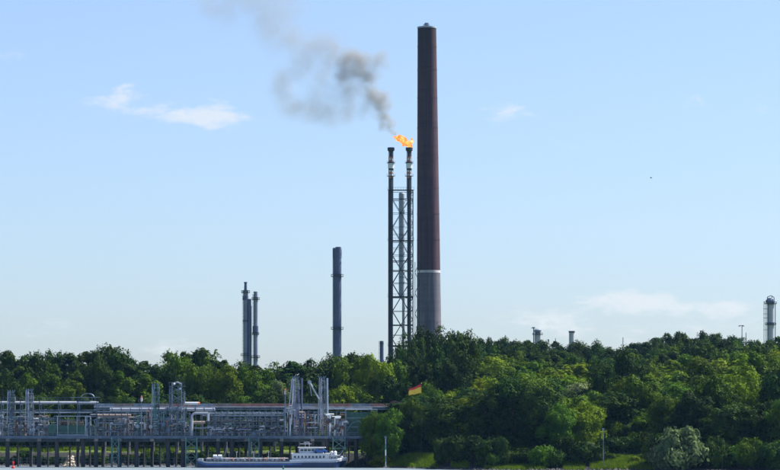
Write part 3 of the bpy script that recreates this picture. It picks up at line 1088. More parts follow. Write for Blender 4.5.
rack('tall pale-railed pipe rack at the left end with a white pipe along its top', -18, 97, (404, 411.5, 420, 428), 19, JY + 2, 5.0, 'steel', 401,
     pipes=((402.2, 0.24, 'white', -18, 98, 0.4), (403.2, 0.22, 'tan', -18, 96, 1.6), (410.2, 0.14, 'steel', -18, 97, 0.8), (412.6, 0.16, 'steel_pale', -18, 92, 2.2), (418.6, 0.2, 'steel', -18, 56, 1.0),
            (421.5, 0.18, 'galv', -18, 48, 2.0), (426, 0.22, 'steel', -18, 50, 3.0)))
rack('long pipe rack of closely spaced posts from the rack step to the lattice tower', 97, 189, (413.5, 420, 427.5), 6.1, JY + 2, 5.5, 'steel', 412,
     pipes=((409.6, 0.5, 'column_pale', 110, 215, 3.0), (411.8, 0.2, 'steel', 97, 165, 0.6), (415.6, 0.42, 'tan', 97, 131, 1.6), (417.6, 0.25, 'galv', 99, 170, 2.6), (423, 0.24, 'steel_pale', 97, 189, 1.4), (430, 0.3, 'steel', 97, 189, 2.0)))
rack('long pipe rack of tall teal-grey posts between curved white pipe and orange-topped mast', 209, 284, (411.8, 418.6, 425.5, 431.5), 6.3, JY + 2, 5.5, 'steel', 410.5,
     pipes=((413.4, 0.22, 'galv', 206, 284, 1.0), (416, 0.3, 'steel', 206, 284, 2.2), (421.6, 0.24, 'steel_dark', 206, 284, 1.4), (428.0, 0.3, 'steel_dark', 206, 284, 2.4), (433, 0.2, 'tan', 206, 284, 1.0)))
rack('short pipe rack carrying tan pipes behind the two tallest loading arms', 289, 346, (411.8, 419, 427), 9.5, JY + 3, 5.0, 'steel', 410.5,
     pipes=((408.8, 0.24, 'galv', 286, 372, 1.0), (414.5, 0.3, 'white', 320, 334, 1.0), (419.8, 0.34, 'tan', 289, 346, 0.4), (422.8, 0.4, 'galv', 326, 349, 0.2), (424, 0.22, 'rust', 289, 330, 1.4), (429, 0.26, 'steel', 289, 346, 1.0)))

# frame with green sheet at the right end
Yf = JY + 2.5
fr = thing('framed_tank', 'white tubular frame round a dark green tank panel at the right end of the jetty', 'frame', (X(359, Yf), Yf, zt))
for pa in (345.5, 371.5, 377):
    MB().beam((X(pa, Yf), Yf, zt), (X(pa, Yf), Yf, Z(409.5, Yf)), 0.28).build('post', M['steel_pale'], fr)
MB().beam((X(345.5, Yf), Yf + 0.005, Z(409.3, Yf)), (X(377.5, Yf), Yf + 0.005, Z(409.3, Yf)), 0.3).build('top_rail', M['white'], fr)
for pa, pb, py in ((345, 372, 418), (345, 372, 427)):
    MB().beam((X(pa, Yf), Yf + 0.01, Z(py, Yf)), (X(pb, Yf), Yf + 0.01, Z(py, Yf)), 0.2).build('rail', M['steel_pale'], fr)
for k in range(6):
    xa = X(347 + k * 4.1, Yf)
    MB().box(xa, xa + 1.15, Yf + 1.0, Yf + 1.08, zt + 0.2, Z(412, Yf)).build('panel', M['green'], fr)
MB().tube([(X(347, Yf), Yf - 0.3, Z(431, Yf)), (X(352, Yf), Yf - 0.3, Z(423, Yf)), (X(359, Yf), Yf - 0.3, Z(421, Yf)), (X(366, Yf), Yf - 0.3, Z(429, Yf))], 0.2, 8).build('bent_pipe', M['teal'], fr)

# shed in its frame
Yf = JY + 0.9
sh = thing('green_shed', 'dark green sheet-metal shed inside a pale blue steel frame, left part of the jetty', 'shed', (X(71, Yf), Yf, zt))
xa, xb = X(57.5, Yf), X(85.5, Yf)
for xx in (xa, X(68, Yf), X(77, Yf), xb):
    w_ = 0.28 if xx in (xa, xb) else 0.14
    for yy in (Yf, Yf + 4.2):
        MB().beam((xx, yy, zt), (xx, yy, Z(416.5, Yf)), w_).build('post', M['duct'], sh)
MB().box(xa - 0.3, xb + 0.3, Yf - 0.3, Yf + 4.5, Z(416.5, Yf), Z(415.7, Yf)).build('roof', M['galv'], sh)
MB().box(xa - 0.2, xb + 0.2, Yf - 0.2, Yf + 4.4, zt + 0.004, zt + 0.45).build('base_beam', M['duct'], sh)
pw = (xb - xa - 0.5) / 7
for k in range(7):
    MB().box(xa + 0.27 + k * pw, xa + 0.27 + k * pw + pw - 0.06, Yf + 0.5 + 0.03 * (k % 2), Yf + 0.58 + 0.03 * (k % 2), zt + 0.5, Z(425.5, Yf)).build('wall_panel', M['green'], sh)
MB().box(xa + 0.25, xb - 0.25, Yf + 0.7, Yf + 4.0, zt + 0.5, Z(426, Yf)).build('body', M['green'], sh)
q = MB()
for k in range(16):
    x = xa + 0.5 + k * 0.46
    q.cone((x, Yf + 1 + R.random(), Z(425.5, Yf)), (x, Yf + 1 + R.random(), Z(420 + R.uniform(-2, 2), Yf)), 0.1, 0.1, 6)
    q.ball((x, Yf + 1, Z(421 + R.uniform(-1, 1), Yf)), 0.22, 6)
q.cone((xa + 0.4, Yf + 1.2, Z(421, Yf)), (xb - 0.6, Yf + 1.2, Z(422.5, Yf)), 0.14, 0.14, 8)
q.build('valve_bank', M['tan'], sh)

tk = thing('green_cabinet', 'small dark green equipment cabinet beside the framed shed', 'cabinet', (X(52, JY + 1), JY + 1, zt))
MB().box(X(48, JY), X(56, JY), JY + 1, JY + 3.2, zt + 0.004, Z(425, JY)).build('body', M['green'], tk)
MB().box(X(47.6, JY), X(56.4, JY), JY + 0.9, JY + 3.3, Z(425, JY), Z(424.4, JY)).build('roof', M['steel'], tk)
for k in (48.5, 52.2):
    MB().box(X(k, JY), X(k + 3.2, JY), JY + 0.94, JY + 0.996, zt + 0.3, Z(426, JY)).build('door', M['green'], tk)

# arched shelter on top of the left rack
Yf = JY + 3
sl = thing('arched_shelter', 'small arched walkway shelter on top of the left pipe rack', 'shelter', (X(87, Yf), Yf, Z(401, Yf)))
for pa in (81.5, 84.5, 88, 92, 95):
    MB().beam((X(pa, Yf), Yf, Z(401, Yf)), (X(pa, Yf), Yf, Z(396.6, Yf)), 0.12).build('post', M['steel'], sl)
arc = [(X(81 + 13 * k / 8, Yf), Z(396.8, Yf) + 0.9 * math.sin(math.pi * k / 8) ** 0.5) for k in range(9)]
q = MB()
for (xa_, za_), (xb_, zb2) in zip(arc[:-1], arc[1:]):
    q.add([(xa_, Yf - 0.4, za_), (xb_, Yf - 0.4, zb2), (xb_, Yf + 2, zb2), (xa_, Yf + 2, za_), (xa_, Yf - 0.4, za_ + .18), (xb_, Yf - 0.4, zb2 + .18), (xb_, Yf + 2, zb2 + .18), (xa_, Yf + 2, za_ + .18)],
          [(0, 1, 2, 3), (7, 6, 5, 4), (0, 4, 5, 1), (3, 2, 6, 7)])
q.build('roof', M['steel_pale'], sl)
MB().beam((X(70, Yf), Yf, Z(397.4, Yf)), (X(100, Yf), Yf, Z(397.4, Yf)), 0.12).build('handrail', M['steel_pale'], sl)
# upper walkway railing above the left rack
wr = thing('walkway_railing', 'thin railing along the top walkway of the left pipe rack', 'railing', (X(38, Yf), Yf + 1, Z(402, Yf)))
z = Z(402, Yf)
pp0 = MB().beam((X(-18, Yf), Yf + 1, z), (X(-18, Yf), Yf + 1, z + 1.3), 0.07).build('post', M['steel'], wr)
for i in range(1, 17):
    again(pp0, (i * (X(92, Yf) - X(-18, Yf)) / 16, 0, 0))
for h in (0.65, 1.3):
    MB().beam((X(-18, Yf), Yf + 1, z + h), (X(92, Yf), Yf + 1, z + h), 0.08).build('rail', M['steel'], wr)

# ------------------------------------------------------------------ raised access road behind the racks
Yf = 926.0
xa, xb = X(94, Yf), X(430, Yf)
ar = thing('access_bridge', 'raised access road with a weathered tan parapet running behind the racks', 'bridge', ((xa + xb) / 2, Yf, ground((xa + xb) / 2, Yf)))
z1, z0_ = Z(404.6, Yf), Z(407.6, Yf)
nseg = 17
sg = (xb - xa) / nseg
for i in range(nseg):
    a_ = xa + i * sg
    MB().box(a_ + 0.03, a_ + sg - 0.03, Yf - 0.1 - 0.02 * (i % 2), Yf + 0.2, z0_ + 0.25, z1 + 0.35).build('parapet_panel', M[R.choice(['tan', 'tan', 'rose', 'galv'])], ar)
MB().box(xa, xb, Yf + 0.21, Yf + 5, z0_, z1 - 0.25).build('roadway', M['concrete'], ar)
MB().box(xa, xb, Yf + 5.0, Yf + 5.25, z0_ + 0.1, z1 + 0.35).build('rear_parapet', M['tan'], ar)
MB().cone((xa, Yf - 0.45, z0_ + 0.1), (xb - 6, Yf - 0.45, z0_ + 0.1), 0.22, 0.22, 10).build('pipe', M['galv'], ar)
MB().cone((xa, Yf - 0.5, z0_ - 0.5), (xb - 6, Yf - 0.5, z0_ - 0.5), 0.18, 0.18, 10).build('pipe', M['steel_pale'], ar)
c0 = None
for i in range(14):
    x = xa + 3 + i * (xb - xa - 6) / 13
    gz = ground(x, Yf + 2.5)
    q = MB().box(x - 0.35, x + 0.35, Yf + 1.2, Yf + 1.9, gz - 1, z0_ - 0.002).box(x - 0.35, x + 0.35, Yf + 3.4, Yf + 4.1, gz - 1, z0_ - 0.002)
    q.build('pier', M['concrete'], ar)

# parked car on the access road
cy = Yf + 1.6
cx = X(396.0, cy)
ca = thing('parked_car', 'dark red car with a pale bonnet on the raised access road near the flag', 'car', (cx, cy, z1 - 0.25))
prof = [(-2.05, 0.35), (-2.05, 0.85), (-1.75, 1.0), (-1.1, 1.45), (0.35, 1.47), (1.0, 1.0), (2.0, 0.85), (2.1, 0.35)]
vs_ = []
for yy, kk in ((-0.85, 1), (0.85, 1)):
    for (px_, pz_) in prof:
        inset = 0.15 if pz_ > 1.1 else 0
        vs_.append((cx + px_, cy + yy - math.copysign(inset, yy), z1 - 0.25 + pz_))
n8 = len(prof)
fs_ = [tuple(range(n8)), tuple(range(2 * n8 - 1, n8 - 1, -1))] + [(i, n8 + i, n8 + (i + 1) % n8, (i + 1) % n8) for i in range(n8)]
MB().add(vs_, fs_).build('body', M['darkred'], ca)
MB().box(cx + 1.02, cx + 2.04, cy - 0.8, cy + 0.8, z1 - 0.25 + 0.9, z1 - 0.25 + 1.02).build('bonnet', M['white'], ca)
MB().box(cx - 0.9, cx + 0.3, cy - 0.86, cy - 0.80, z1 - 0.25 + 1.0, z1 - 0.25 + 1.36).build('side_window', M['glass'], ca)
for dx in (-1.3, 1.3):
    for dy in (-0.8, 0.62):
        wh = MB().cone((cx + dx, cy + dy, z1 - 0.25 + 0.33), (cx + dx, cy + dy + 0.2, z1 - 0.25 + 0.33), 0.33, 0.33, 14).build('wheel', M['tyre'], ca)
        MB().cone((cx + dx, cy + dy - 0.02, z1 - 0.25 + 0.33), (cx + dx, cy + dy, z1 - 0.25 + 0.33), 0.18, 0.18, 10).build('rim', M['galv'], wh)

# flag
Yg = 881.0
xg = X(421.5, Yg)
gg = ground(xg, Yg)
fg = thing('flag', 'flying flag of black, red and gold bands above the riverside trees', 'flag', (xg, Yg, gg))
MB().cone((xg, Yg, gg), (xg, Yg, Z(383.5, Yg)), 0.06, 0.04, 8).build('pole', M['steel_dark'], fg)
MB().ball((xg, Yg, Z(383.3, Yg)), 0.12, 8).build('finial', M['gold'], fg)
top = Z(383.5, Yg)


def cloth(a, b2, mat):
    q = MB()
    vs_, fs_ = [], []
    nu = 14
    for j in range(4):
        tv = a + (b2 - a) * j / 3
        for i in range(nu + 1):
            u = i / nu
            drop = 1.1 * u + 0.5 * u * u
            x = xg - 0.05 - 3.7 * u
            y = Yg + 0.35 * math.sin(u * 7) * u
            zz = top - drop - tv * (2.9 - 0.9 * u) + 0.12 * math.sin(u * 9)
            vs_.append((x, y, zz))
    for j in range(3):
        for i in range(nu):
            k = j * (nu + 1) + i
            fs_.append((k, k + 1, k + nu + 2, k + nu + 1))
    o_ = q.add(vs_, fs_).build('stripe', M[mat], fg, smooth=True)
    md = o_.modifiers.new('thick', 'SOLIDIFY')
    md.thickness = 0.03
    return o_


cloth(0.0, 0.10, 'black')
cloth(0.10, 0.36, 'red')
cloth(0.36, 1.0, 'gold')


# ------------------------------------------------------------------ loading arms, towers, masts
def loading_arm(px, top_py, Yf, mat, label, lean_px=0.0, sc=1.0, counter=True):
    x = X(px, Yf)
    zt_ = Z(top_py, Yf)
    la = thing('loading_arm', label, 'loading arm', (x, Yf, zt), 'marine loading arms on the jetty')
    zp = zt + (zt_ - zt) * 0.60
    MB().cone((x, Yf, zt), (x, Yf, zp), 0.34 * sc, 0.28 * sc, 12).build('riser', M[mat], la)
    MB().lathe((x, Yf, zt), [(0.7, 0.004), (0.7, 0.3)], 14).build('base_flange', M['steel_dark'], la)
    # inboard arm standing up, outboard arm folded beside it
    MB().cone((x - 0.45, Yf - 0.4, zt + 2.2), (x - 0.45 - lean_px * 0.3, Yf - 0.4, zt_ - 0.2), 0.24 * sc, 0.2 * sc, 10).build('inboard_arm', M[mat], la)
    MB().cone((x - 0.95 - lean_px * 0.3, Yf - 0.5, zt_ - 0.2), (x - 1.25, Yf - 0.5, zt + 3.4), 0.17 * sc, 0.15 * sc, 10).build('outboard_arm', M['galv'], la)
    MB().beam((x + 0.55, Yf, zt + 3.0), (x + 0.5, Yf, zt_ - 0.4), 0.17).build('support_strut', M[mat], la)
    MB().beam((x + 0.95, Yf + 0.3, zt + 0.2), (x + 0.8, Yf + 0.3, zt_ - 1.3), 0.15).build('support_strut', M[mat], la)
    q = MB()
    k = 0
    z = zt + 3.0
    while z < zt_ - 1.5:
        q.beam((x - 0.4 if k % 2 else x + 0.55, Yf, z), (x + 0.55 if k % 2 else x - 0.4, Yf, z + 1.1), 0.09)
        z += 1.1
        k += 1
    q.build('lacing', M[mat], la)
    # pulley wheel and pronged head
    for dx in (-0.7, 0.45):
        MB().cone((x + dx, Yf - 0.62, zt_ - 0.3), (x + dx, Yf - 0.48, zt_ - 0.3), 0.4 * sc, 0.4 * sc, 16).build('pulley', M['steel'], la)
    for dx in (-1.2, -0.4, 0.3, 1.0):
        MB().beam((x + dx * 0.7, Yf, zt_ - 0.5), (x + dx, Yf, zt_ + 0.35), 0.1).build('prong', M['galv'], la)
    MB().box(x - 1.0, x + 0.9, Yf - 0.3, Yf + 0.9, zt_ - 1.25, zt_ - 1.05).build('head_platform', M[mat], la)
    for j_, zz_ in enumerate((0.34, 0.56, 0.78)):
        zq = zt + (zt_ - zt) * zz_
        lp = MB().box(x - 1.1, x + 1.1, Yf - 0.25, Yf + 1.1, zq, zq + 0.1).build('landing', M['steel_dark'], la)
        q = MB()
        for i_ in range(5):
            q.beam((x - 1.05 + 0.52 * i_, Yf - 0.2, zq), (x - 1.05 + 0.52 * i_, Yf - 0.2, zq + 1.05), 0.06)
        q.beam((x - 1.1, Yf - 0.2, zq + 1.05), (x + 1.1, Yf - 0.2, zq + 1.05), 0.07)
        q.build('landing_rail', M['galv'], lp)
    for i_ in range(4):
        xx_ = x + (-0.8, -0.2, 0.35, 0.95)[i_]
        MB().cone((xx_, Yf + 0.8, zt), (xx_ + R.uniform(-.2, .2), Yf + 0.8, zt_ - R.uniform(0.3, 3.0)), 0.08, 0.07, 6).build('service_line', M[R.choice(['galv', 'steel', 'steel_dark', 'column_pale'])], la)
    if counter:
        MB().box(x + 0.1, x + 0.9, Yf - 0.9, Yf - 0.3, zp - 0.9, zp + 0.1).build('counterweight', M['steel_dark'], la)
    q = MB()
    for i in range(7):
        z = zt + 0.8 + i * 0.7
        q.cone((x - 0.9 + 0.3 * R.random(), Yf - 0.5, z), (x + 0.9 * R.random(), Yf - 0.5, z + R.uniform(-0.2, 0.3)), 0.14, 0.14, 7)
        q.ball((x + R.uniform(-0.7, 0.9), Yf - 0.7, z + 0.2), 0.2, 6)
    q.build('valve_group', M[R.choice(['tan', 'rust', 'galv'])], la)
    return la


loading_arm(11.5, 391, JY + 1.6, 'steel', 'blue-grey folded loading arm nearest the left edge of the picture')
loading_arm(30, 389.5, JY + 1.6, 'galv', 'pale grey folded loading arm above the red river marker', 0.4)
loading_arm(156, 384, JY + 1.6, 'teal', 'teal folded loading arm just left of the lattice tower', 0.2, 0.9)
la = loading_arm(296, 377, JY + 1.6, 'stack_grey', 'tall dark loading arm with thin slanting pale cables, left of the tallest two', 0.0, 1.15)
for (a_, b_) in (((292, 379), (288.5, 412)), ((293.5, 379), (291, 424))):
    MB().cone((X(a_[0], JY), JY + 0.6, Z(a_[1], JY)), (X(b_[0], JY), JY + 0.6, Z(b_[1], JY)), 0.17, 0.17, 8).build('slanting_pipe', M['column_pale'], la)
MB().cone((X(301.5, JY), JY + 2.2, zt), (X(301.5, JY), JY + 2.2, Z(378, JY)), 0.3, 0.28, 10).build('rear_column', M['stack_blue'], la)
la = loading_arm(322.5, 377, JY + 1.6, 'galv', 'tall pale loading arm with one arm slanting down, right of the tallest two', -0.3, 1.1)
MB().cone((X(309.5, JY), JY + 0.6, Z(382, JY)), (X(319, JY), JY + 0.6, Z(399, JY)), 0.26, 0.22, 10).build('slanting_arm', M['column_pale'], la)
MB().cone((X(309.5, JY), JY + 0.4, Z(382, JY)), (X(309.5, JY), JY + 0.8, Z(382, JY)), 0.6, 0.6, 14).build('pulley', M['galv'], la)
MB().cone((X(309.5, JY), JY + 0.6, Z(383, JY)), (X(311.5, JY), JY + 0.6, Z(396, JY)), 0.12, 0.12, 8).build('hanging_pipe', M['galv'], la)
MB().cone((X(327.5, JY), JY + 2.2, zt), (X(327, JY), JY + 2.2, Z(378, JY)), 0.28, 0.26, 10).build('rear_column', M['duct'], la)

# lattice tower
Yf = JY + 1.2
xa, xb = X(169.5, Yf), X(184, Yf)
zt2 = Z(386, Yf)
lt = thing('lattice_tower', 'square steel lattice tower with landings between teal loading arm and curved white pipe', 'tower', ((xa + xb) / 2, Yf, zt))
for xx in (xa, (xa + xb) / 2 + 0.4, xb):
    for yy in (Yf, Yf + 4):
        top_ = zt2 if xx != xb else Z(391, Yf)
        MB().beam((xx, yy, zt), (xx, yy, top_), 0.2).build('leg', M['steel_pale' if xx == xb else 'steel'], lt)
for py in (386, 393.5, 402, 412, 423):
    z = Z(py, Yf)
    MB().box(xa - 0.2, xb + 0.2, Yf - 0.2, Yf + 4.2, z - 0.1, z).build('landing', M['steel'], lt)
    q = MB()
    for i in range(7):
        x = xa - 0.1 + (xb - xa + 0.2) * i / 6
        q.beam((x, Yf - 0.1, z), (x, Yf - 0.1, z + 1.1), 0.06)
    q.beam((xa - 0.2, Yf - 0.1, z + 1.1), (xb + 0.2, Yf - 0.1, z + 1.1), 0.07)
    q.build('railing', M['steel_pale'], lt)
pys = [386, 393.5, 402, 412, 423, 435]
for k, (a_, b_) in enumerate(zip(pys[:-1], pys[1:])):
    MB().beam((xa if k % 2 else xb, Yf + 0.4, Z(a_, Yf)), (xb if k % 2 else xa, Yf + 0.4, Z(b_, Yf)), 0.14).build('stair_flight', M['steel_pale'], lt)
    MB().beam((xb if k % 2 else xa, Yf + 3.9, Z(a_, Yf)), (xa if k % 2 else xb, Yf + 3.9, Z(b_, Yf)), 0.12).build('brace', M['duct'], lt)
q = MB()
q.tube([(X(172, Yf), Yf + 1, zt), (X(172, Yf), Yf + 1, Z(383.5, Yf)), (X(177, Yf), Yf + 1, Z(382, Yf)), (X(181, Yf), Yf + 1, Z(384, Yf)), (X(181.5, Yf), Yf + 1, zt)], 0.2, 8)
q.build('tall_pipe_loop', M['galv'], lt)
for i, py in enumerate((384, 388.5)):
    MB().ball((X(174 + 6 * i, Yf), Yf + 0.5, Z(py, Yf)), 0.35, 8).build('lamp', M['white'], lt)


def lamp(px, top_py, Yf, m1, m2, label):
    x = X(px, Yf)
    l_ = thing('signal_mast', label, 'mast', (x, Yf, zt), 'signal masts on the jetty')
    MB().cone((x, Yf, zt), (x, Yf, Z(top_py + 6, Yf)), 0.2, 0.14, 8).build('pole', M['steel_pale'], l_)
    MB().cone((x, Yf, Z(top_py + 6, Yf)), (x, Yf, Z(top_py + 2.5, Yf)), 0.30, 0.30, 10).build('lantern', M[m2], l_)
    MB().cone((x, Yf, Z(top_py + 2.5, Yf)), (x, Yf, Z(top_py, Yf)), 0.3, 0.16, 10).build('lantern_cap', M[m1], l_)
    MB().box(x - 0.8, x + 0.8, Yf - 0.5, Yf + 0.5, Z(top_py + 7, Yf), Z(top_py + 6.6, Yf)).build('platform', M['steel_dark'], l_)
    q = MB()
    for dx in (-0.8, 0, 0.8):
        q.beam((x + dx, Yf - 0.5, Z(top_py + 6.6, Yf)), (x + dx, Yf - 0.5, Z(top_py + 3.6, Yf)), 0.07)
    q.beam((x - 0.8, Yf - 0.5, Z(top_py + 3.6, Yf)), (x + 0.8, Yf - 0.5, Z(top_py + 3.6, Yf)), 0.07)
    q.build('guard', M['rose'], l_)
    return l_


lamp(141.5, 395.5, JY + 0.8, 'rose', 'white', 'signal mast with a small red and white lantern in a guard')
lamp(285.2, 388.5, JY + 0.8, 'orange', 'white', 'signal mast with an orange-topped white lantern left of the tall loading arms')

# curved white pipe
Yf = JY + 1.0
for k_ in range(12):
    MB().cone((X(112 + k_ * 9.2, JY + 5), JY + 5, Z(409.6, JY + 5)), (X(112.7 + k_ * 9.2, JY + 5), JY + 5, Z(409.6, JY + 5)), 0.64, 0.64, 14).build('flange', M['steel'], bpy.data.objects['pipe_rack.001'])
cp = thing('curved_pipe', 'pale pipe bent into an inverted U above the barge bow', 'pipe', (X(197, Yf), Yf, zt))
pts = [(X(192, Yf), Yf, zt)]
for k in range(9):
    a = math.pi * (1 - k / 8)
    pts.append((X(196, Yf) + 1.2 * math.cos(a) if k < 4 else X(196, Yf) + (k - 4) * 0.9, Yf, Z(416.5, Yf) + (1.0 * math.sin(a) if k < 4 else 1.0)))
pts.append((X(208, Yf), Yf, Z(421, Yf)))
MB().tube(pts, 0.36, 10).build('bend', M['column_pale'], cp)
MB().cone((X(194, Yf), Yf + 0.9, Z(428, Yf)), (X(206, Yf), Yf + 0.9, Z(428, Yf)), 0.3, 0.3, 10).build('branch', M['galv'], cp)
MB().cone((X(193, Yf), Yf + 0.9, Z(422.5, Yf)), (X(205, Yf), Yf + 0.9, Z(422.5, Yf)), 0.42, 0.42, 12).build('drum', M['tan'], cp)

ep = thing('end_pipe', 'short pale horizontal pipe end with a red flange above the long white pipe', 'pipe', (X(191, Yf), Yf + 3, Z(404, Yf)))
MB().cone((X(184, Yf), Yf + 3, Z(403.3, Yf)), (X(197.5, Yf), Yf + 3, Z(403.3, Yf)), 0.42, 0.42, 12).build('barrel', M['white'], ep)
MB().cone((X(197.5, Yf), Yf + 3, Z(403.3, Yf)), (X(199, Yf), Yf + 3, Z(403.5, Yf)), 0.46, 0.4, 12).build('flange', M['orange'], ep)
for p_ in (186, 195):
    MB().beam((X(p_, Yf), Yf + 3, zt), (X(p_, Yf), Yf + 3, Z(404.6, Yf)), 0.18).build('stand', M['steel'], ep)


def manifold(pa, pb, ptop, Yf, n, mats, label, seed):
    r = random.Random(seed)
    xa, xb = X(pa, Yf), X(pb, Yf)
    mf = thing('valve_manifold', label, 'valves', ((xa + xb) / 2, Yf, zt), 'pipe and valve clusters on the jetty')
    zt_ = Z(ptop, Yf)
    for i in range(n):
        x = xa + (xb - xa) * (i + r.uniform(0.2, 0.8)) / n
        y = Yf + r.uniform(0, 2.5)
        h = zt + (zt_ - zt) * r.uniform(0.35, 1)
        m = M[r.choice(mats)]
        rad = r.choice([0.10, 0.14, 0.2, 0.26])
        rad *= 0.75 if seed > 15 else 1.0
        p_ = MB().tube([(x, y, zt), (x, y, h), (x + r.choice([-1, 1]) * r.uniform(0.6, 1.8), y, h + 0.01)], rad, 8).build('riser_pipe', m, mf)
        zv = zt + (h - zt) * r.uniform(0.3, 0.8)
        v_ = MB().ball((x, y, zv), rad * 2.1, 8).lathe((x, y, zv - rad * 1.8), [(rad * 2, 0), (rad * 2, 0.1)], 10).build('valve', M[r.choice(['white', 'tan', 'steel_dark', 'galv'])], p_)
        MB().cone((x, y - rad * 3 - 0.06, zv), (x, y - rad * 3, zv), rad * 2.2, rad * 2.2, 12).cone((x, y - rad * 3, zv), (x, y, zv), 0.05, 0.05, 6).build('handwheel', M[r.choice(['steel_dark', 'steel', 'rust', 'galv'])], p_)
    for i in range(max(3, n // 3)):
        z = zt + (zt_ - zt) * r.uniform(0.15, 0.95)
        x0_ = r.uniform(xa, xa + (xb - xa) * 0.5)
        x1_ = r.uniform(x0_ + 2, xb + 0.5)
        y = Yf + r.uniform(-0.3, 2.5)
        MB().cone((x0_, y, z), (x1_, y, z), 0.16, 0.16, 8).build('header_pipe', M[r.choice(mats)], mf)
    return mf


WARM = ['tan', 'rust', 'galv', 'steel', 'white', 'column_pale']
COOL = ['steel', 'duct', 'galv', 'steel_dark', 'teal', 'column_pale']
manifold(-16, 9, 414, JY + 2.4, 9, WARM, 'cluster of pale valves and pipes at the left edge', 1)
manifold(12, 29, 415, JY + 2.2, 10, WARM, 'brown and white valve cluster between the two left loading arms', 2)
manifold(31, 49, 415, JY + 2.2, 11, WARM, 'brown valve cluster between pale loading arm and green cabinet', 3)
manifold(86, 97, 410, JY + 1.5, 6, COOL, 'blue-grey pipe cluster at the rack step beside the framed shed', 4)
manifold(100, 122, 421, JY + 1.0, 8, COOL + ['tan'], 'low valve cluster right of the rack step', 5)
manifold(122, 140, 416, JY + 1.0, 9, COOL + ['tan'], 'valve cluster left of the red and white signal mast', 6)
manifold(143, 154, 411, JY + 1.0, 8, WARM + ['steel_dark'], 'rusty valve cluster left of the teal loading arm', 7)
manifold(158, 169, 411, JY + 1.0, 9, COOL + ['tan'], 'dense valve cluster between teal loading arm and lattice tower', 8)
manifold(170, 190, 420, JY + 0.9, 7, COOL, 'valve cluster at the foot of the lattice tower', 9)
manifold(206, 232, 424, JY + 0.8, 8, COOL, 'low pipe cluster right of the curved white pipe', 10)
manifold(234, 262, 426, JY + 0.8, 8, COOL, 'low pipe cluster in the middle of the teal-grey rack', 11)
manifold(263, 284, 424, JY + 0.8, 7, COOL + ['tan'], 'low pipe cluster left of the orange-topped signal mast', 12)
manifold(287, 294, 406, JY + 0.9, 6, COOL + ['white'], 'tall pipe cluster left of the dark loading arm', 13)
manifold(299, 316, 412, JY + 1.0, 10, COOL + ['tan', 'rust'], 'pipe cluster between the two tallest loading arms', 14)
manifold(325, 345, 414, JY + 1.0, 11, WARM, 'tan and white valve cluster left of the green framed tank', 15)

manifold(-17, 22, 408, JY + 6.5, 16, COOL, 'rear row of thin blue-grey pipes at the left edge', 16)
manifold(22, 56, 409, JY + 6.5, 15, COOL + ['tan'], 'rear row of thin pipes left of the framed shed', 17)
manifold(99, 146, 412, JY + 9, 18, COOL + ['steel_dark', 'tan'], 'rear row of thin dark pipes between rack step and signal mast', 18)
manifold(146, 192, 409, JY + 9, 18, COOL + ['steel_dark', 'rust'], 'rear row of thin pipes behind the lattice tower', 19)
manifold(206, 246, 412, JY + 9, 18, COOL + ['steel_dark', 'steel_dark'], 'rear row of thin dark pipes right of the curved white pipe', 20)
manifold(246, 286, 412, JY + 9, 18, COOL + ['steel_dark', 'steel_dark'], 'rear row of thin dark pipes left of the orange-topped mast', 21)
manifold(287, 345, 412, JY + 9, 20, COOL + ['steel_dark', 'tan'], 'rear row of thin pipes behind the tallest loading arms', 22)

# ------------------------------------------------------------------ bank fence, sand heap, posts and markers
Yf = 909.0
bf = thing('bank_fence', 'low pale pipe railing along the water behind the jetty piles', 'railing', (X(60, Yf), Yf, 0))
f0 = MB().beam((X(-15, Yf), Yf, -1), (X(-15, Yf), Yf, 2.6), 0.14).build('post', M['steel'], bf)
for i in range(1, 30):
    again(f0, (i * (X(188, Yf) - X(-15, Yf)) / 29, 0, 0))
for z in (1.5, 2.4):
    MB().beam((X(-15, Yf), Yf, z), (X(188, Yf), Yf, z), 0.09).build('rail', M['steel'], bf)

q = MB()
rr = random.Random(5)
for i in range(70):
    u = rr.random()
    c = Vector((X(69.5, 905) + rr.uniform(-1.6, 1.6) * (1 - 0.6 * u), 905 + rr.uniform(-1, 2) + 2 * u, 0.2 + 2.9 * u))
    r = rr.uniform(0.35, 0.8)
    pts = [c + Vector((rr.uniform(.6, 1) * r * a, rr.uniform(.6, 1) * r * b_, rr.uniform(.4, .8) * r * c_)) for a, b_, c_ in ((1, 0, 0), (0, 1, 0), (-1, 0, 0), (0, -1, 0), (0, 0, 1), (0, 0, -1))]
    q.add(pts, [(0, 1, 4), (1, 2, 4), (2, 3, 4), (3, 0, 4), (1, 0, 5), (2, 1, 5), (3, 2, 5), (0, 3, 5)])
o = q.build('sand_heap', M['sand'])
o['label'] = 'pale heap of sand and rubble under the green shed'
o['category'] = 'heap'


def post(px, top, base_y, r, label, mats):
    x = X(px, base_y)
    gz = max(-1.5, ground(x, base_y) - 0.5)
    p_ = thing('river_post', label, 'post', (x, base_y, gz), 'white river posts')
    zz = Z(top, base_y)
    n = len(mats)
    for k in range(n):
        MB().cone((x, base_y, gz + (zz - gz) * k / n), (x, base_y, gz + (zz - gz) * (k + 1) / n), r, r, 10).build('pole_section', M[mats[k]], p_)
    MB().box(x - 0.35, x + 0.35, base_y - 0.15, base_y + 0.15, zz, zz + 0.5).build('top_mark', M['steel_pale'], p_)


post(385.6, 438, 874, 0.16, 'white and green river post in front of the trees right of the jetty', ['teal', 'column_pale', 'teal', 'white', 'teal', 'galv'])
post(603.3, 430, 838, 0.10, 'thin pale river post before the wooded bank', ['steel', 'steel_pale', 'steel', 'galv'])

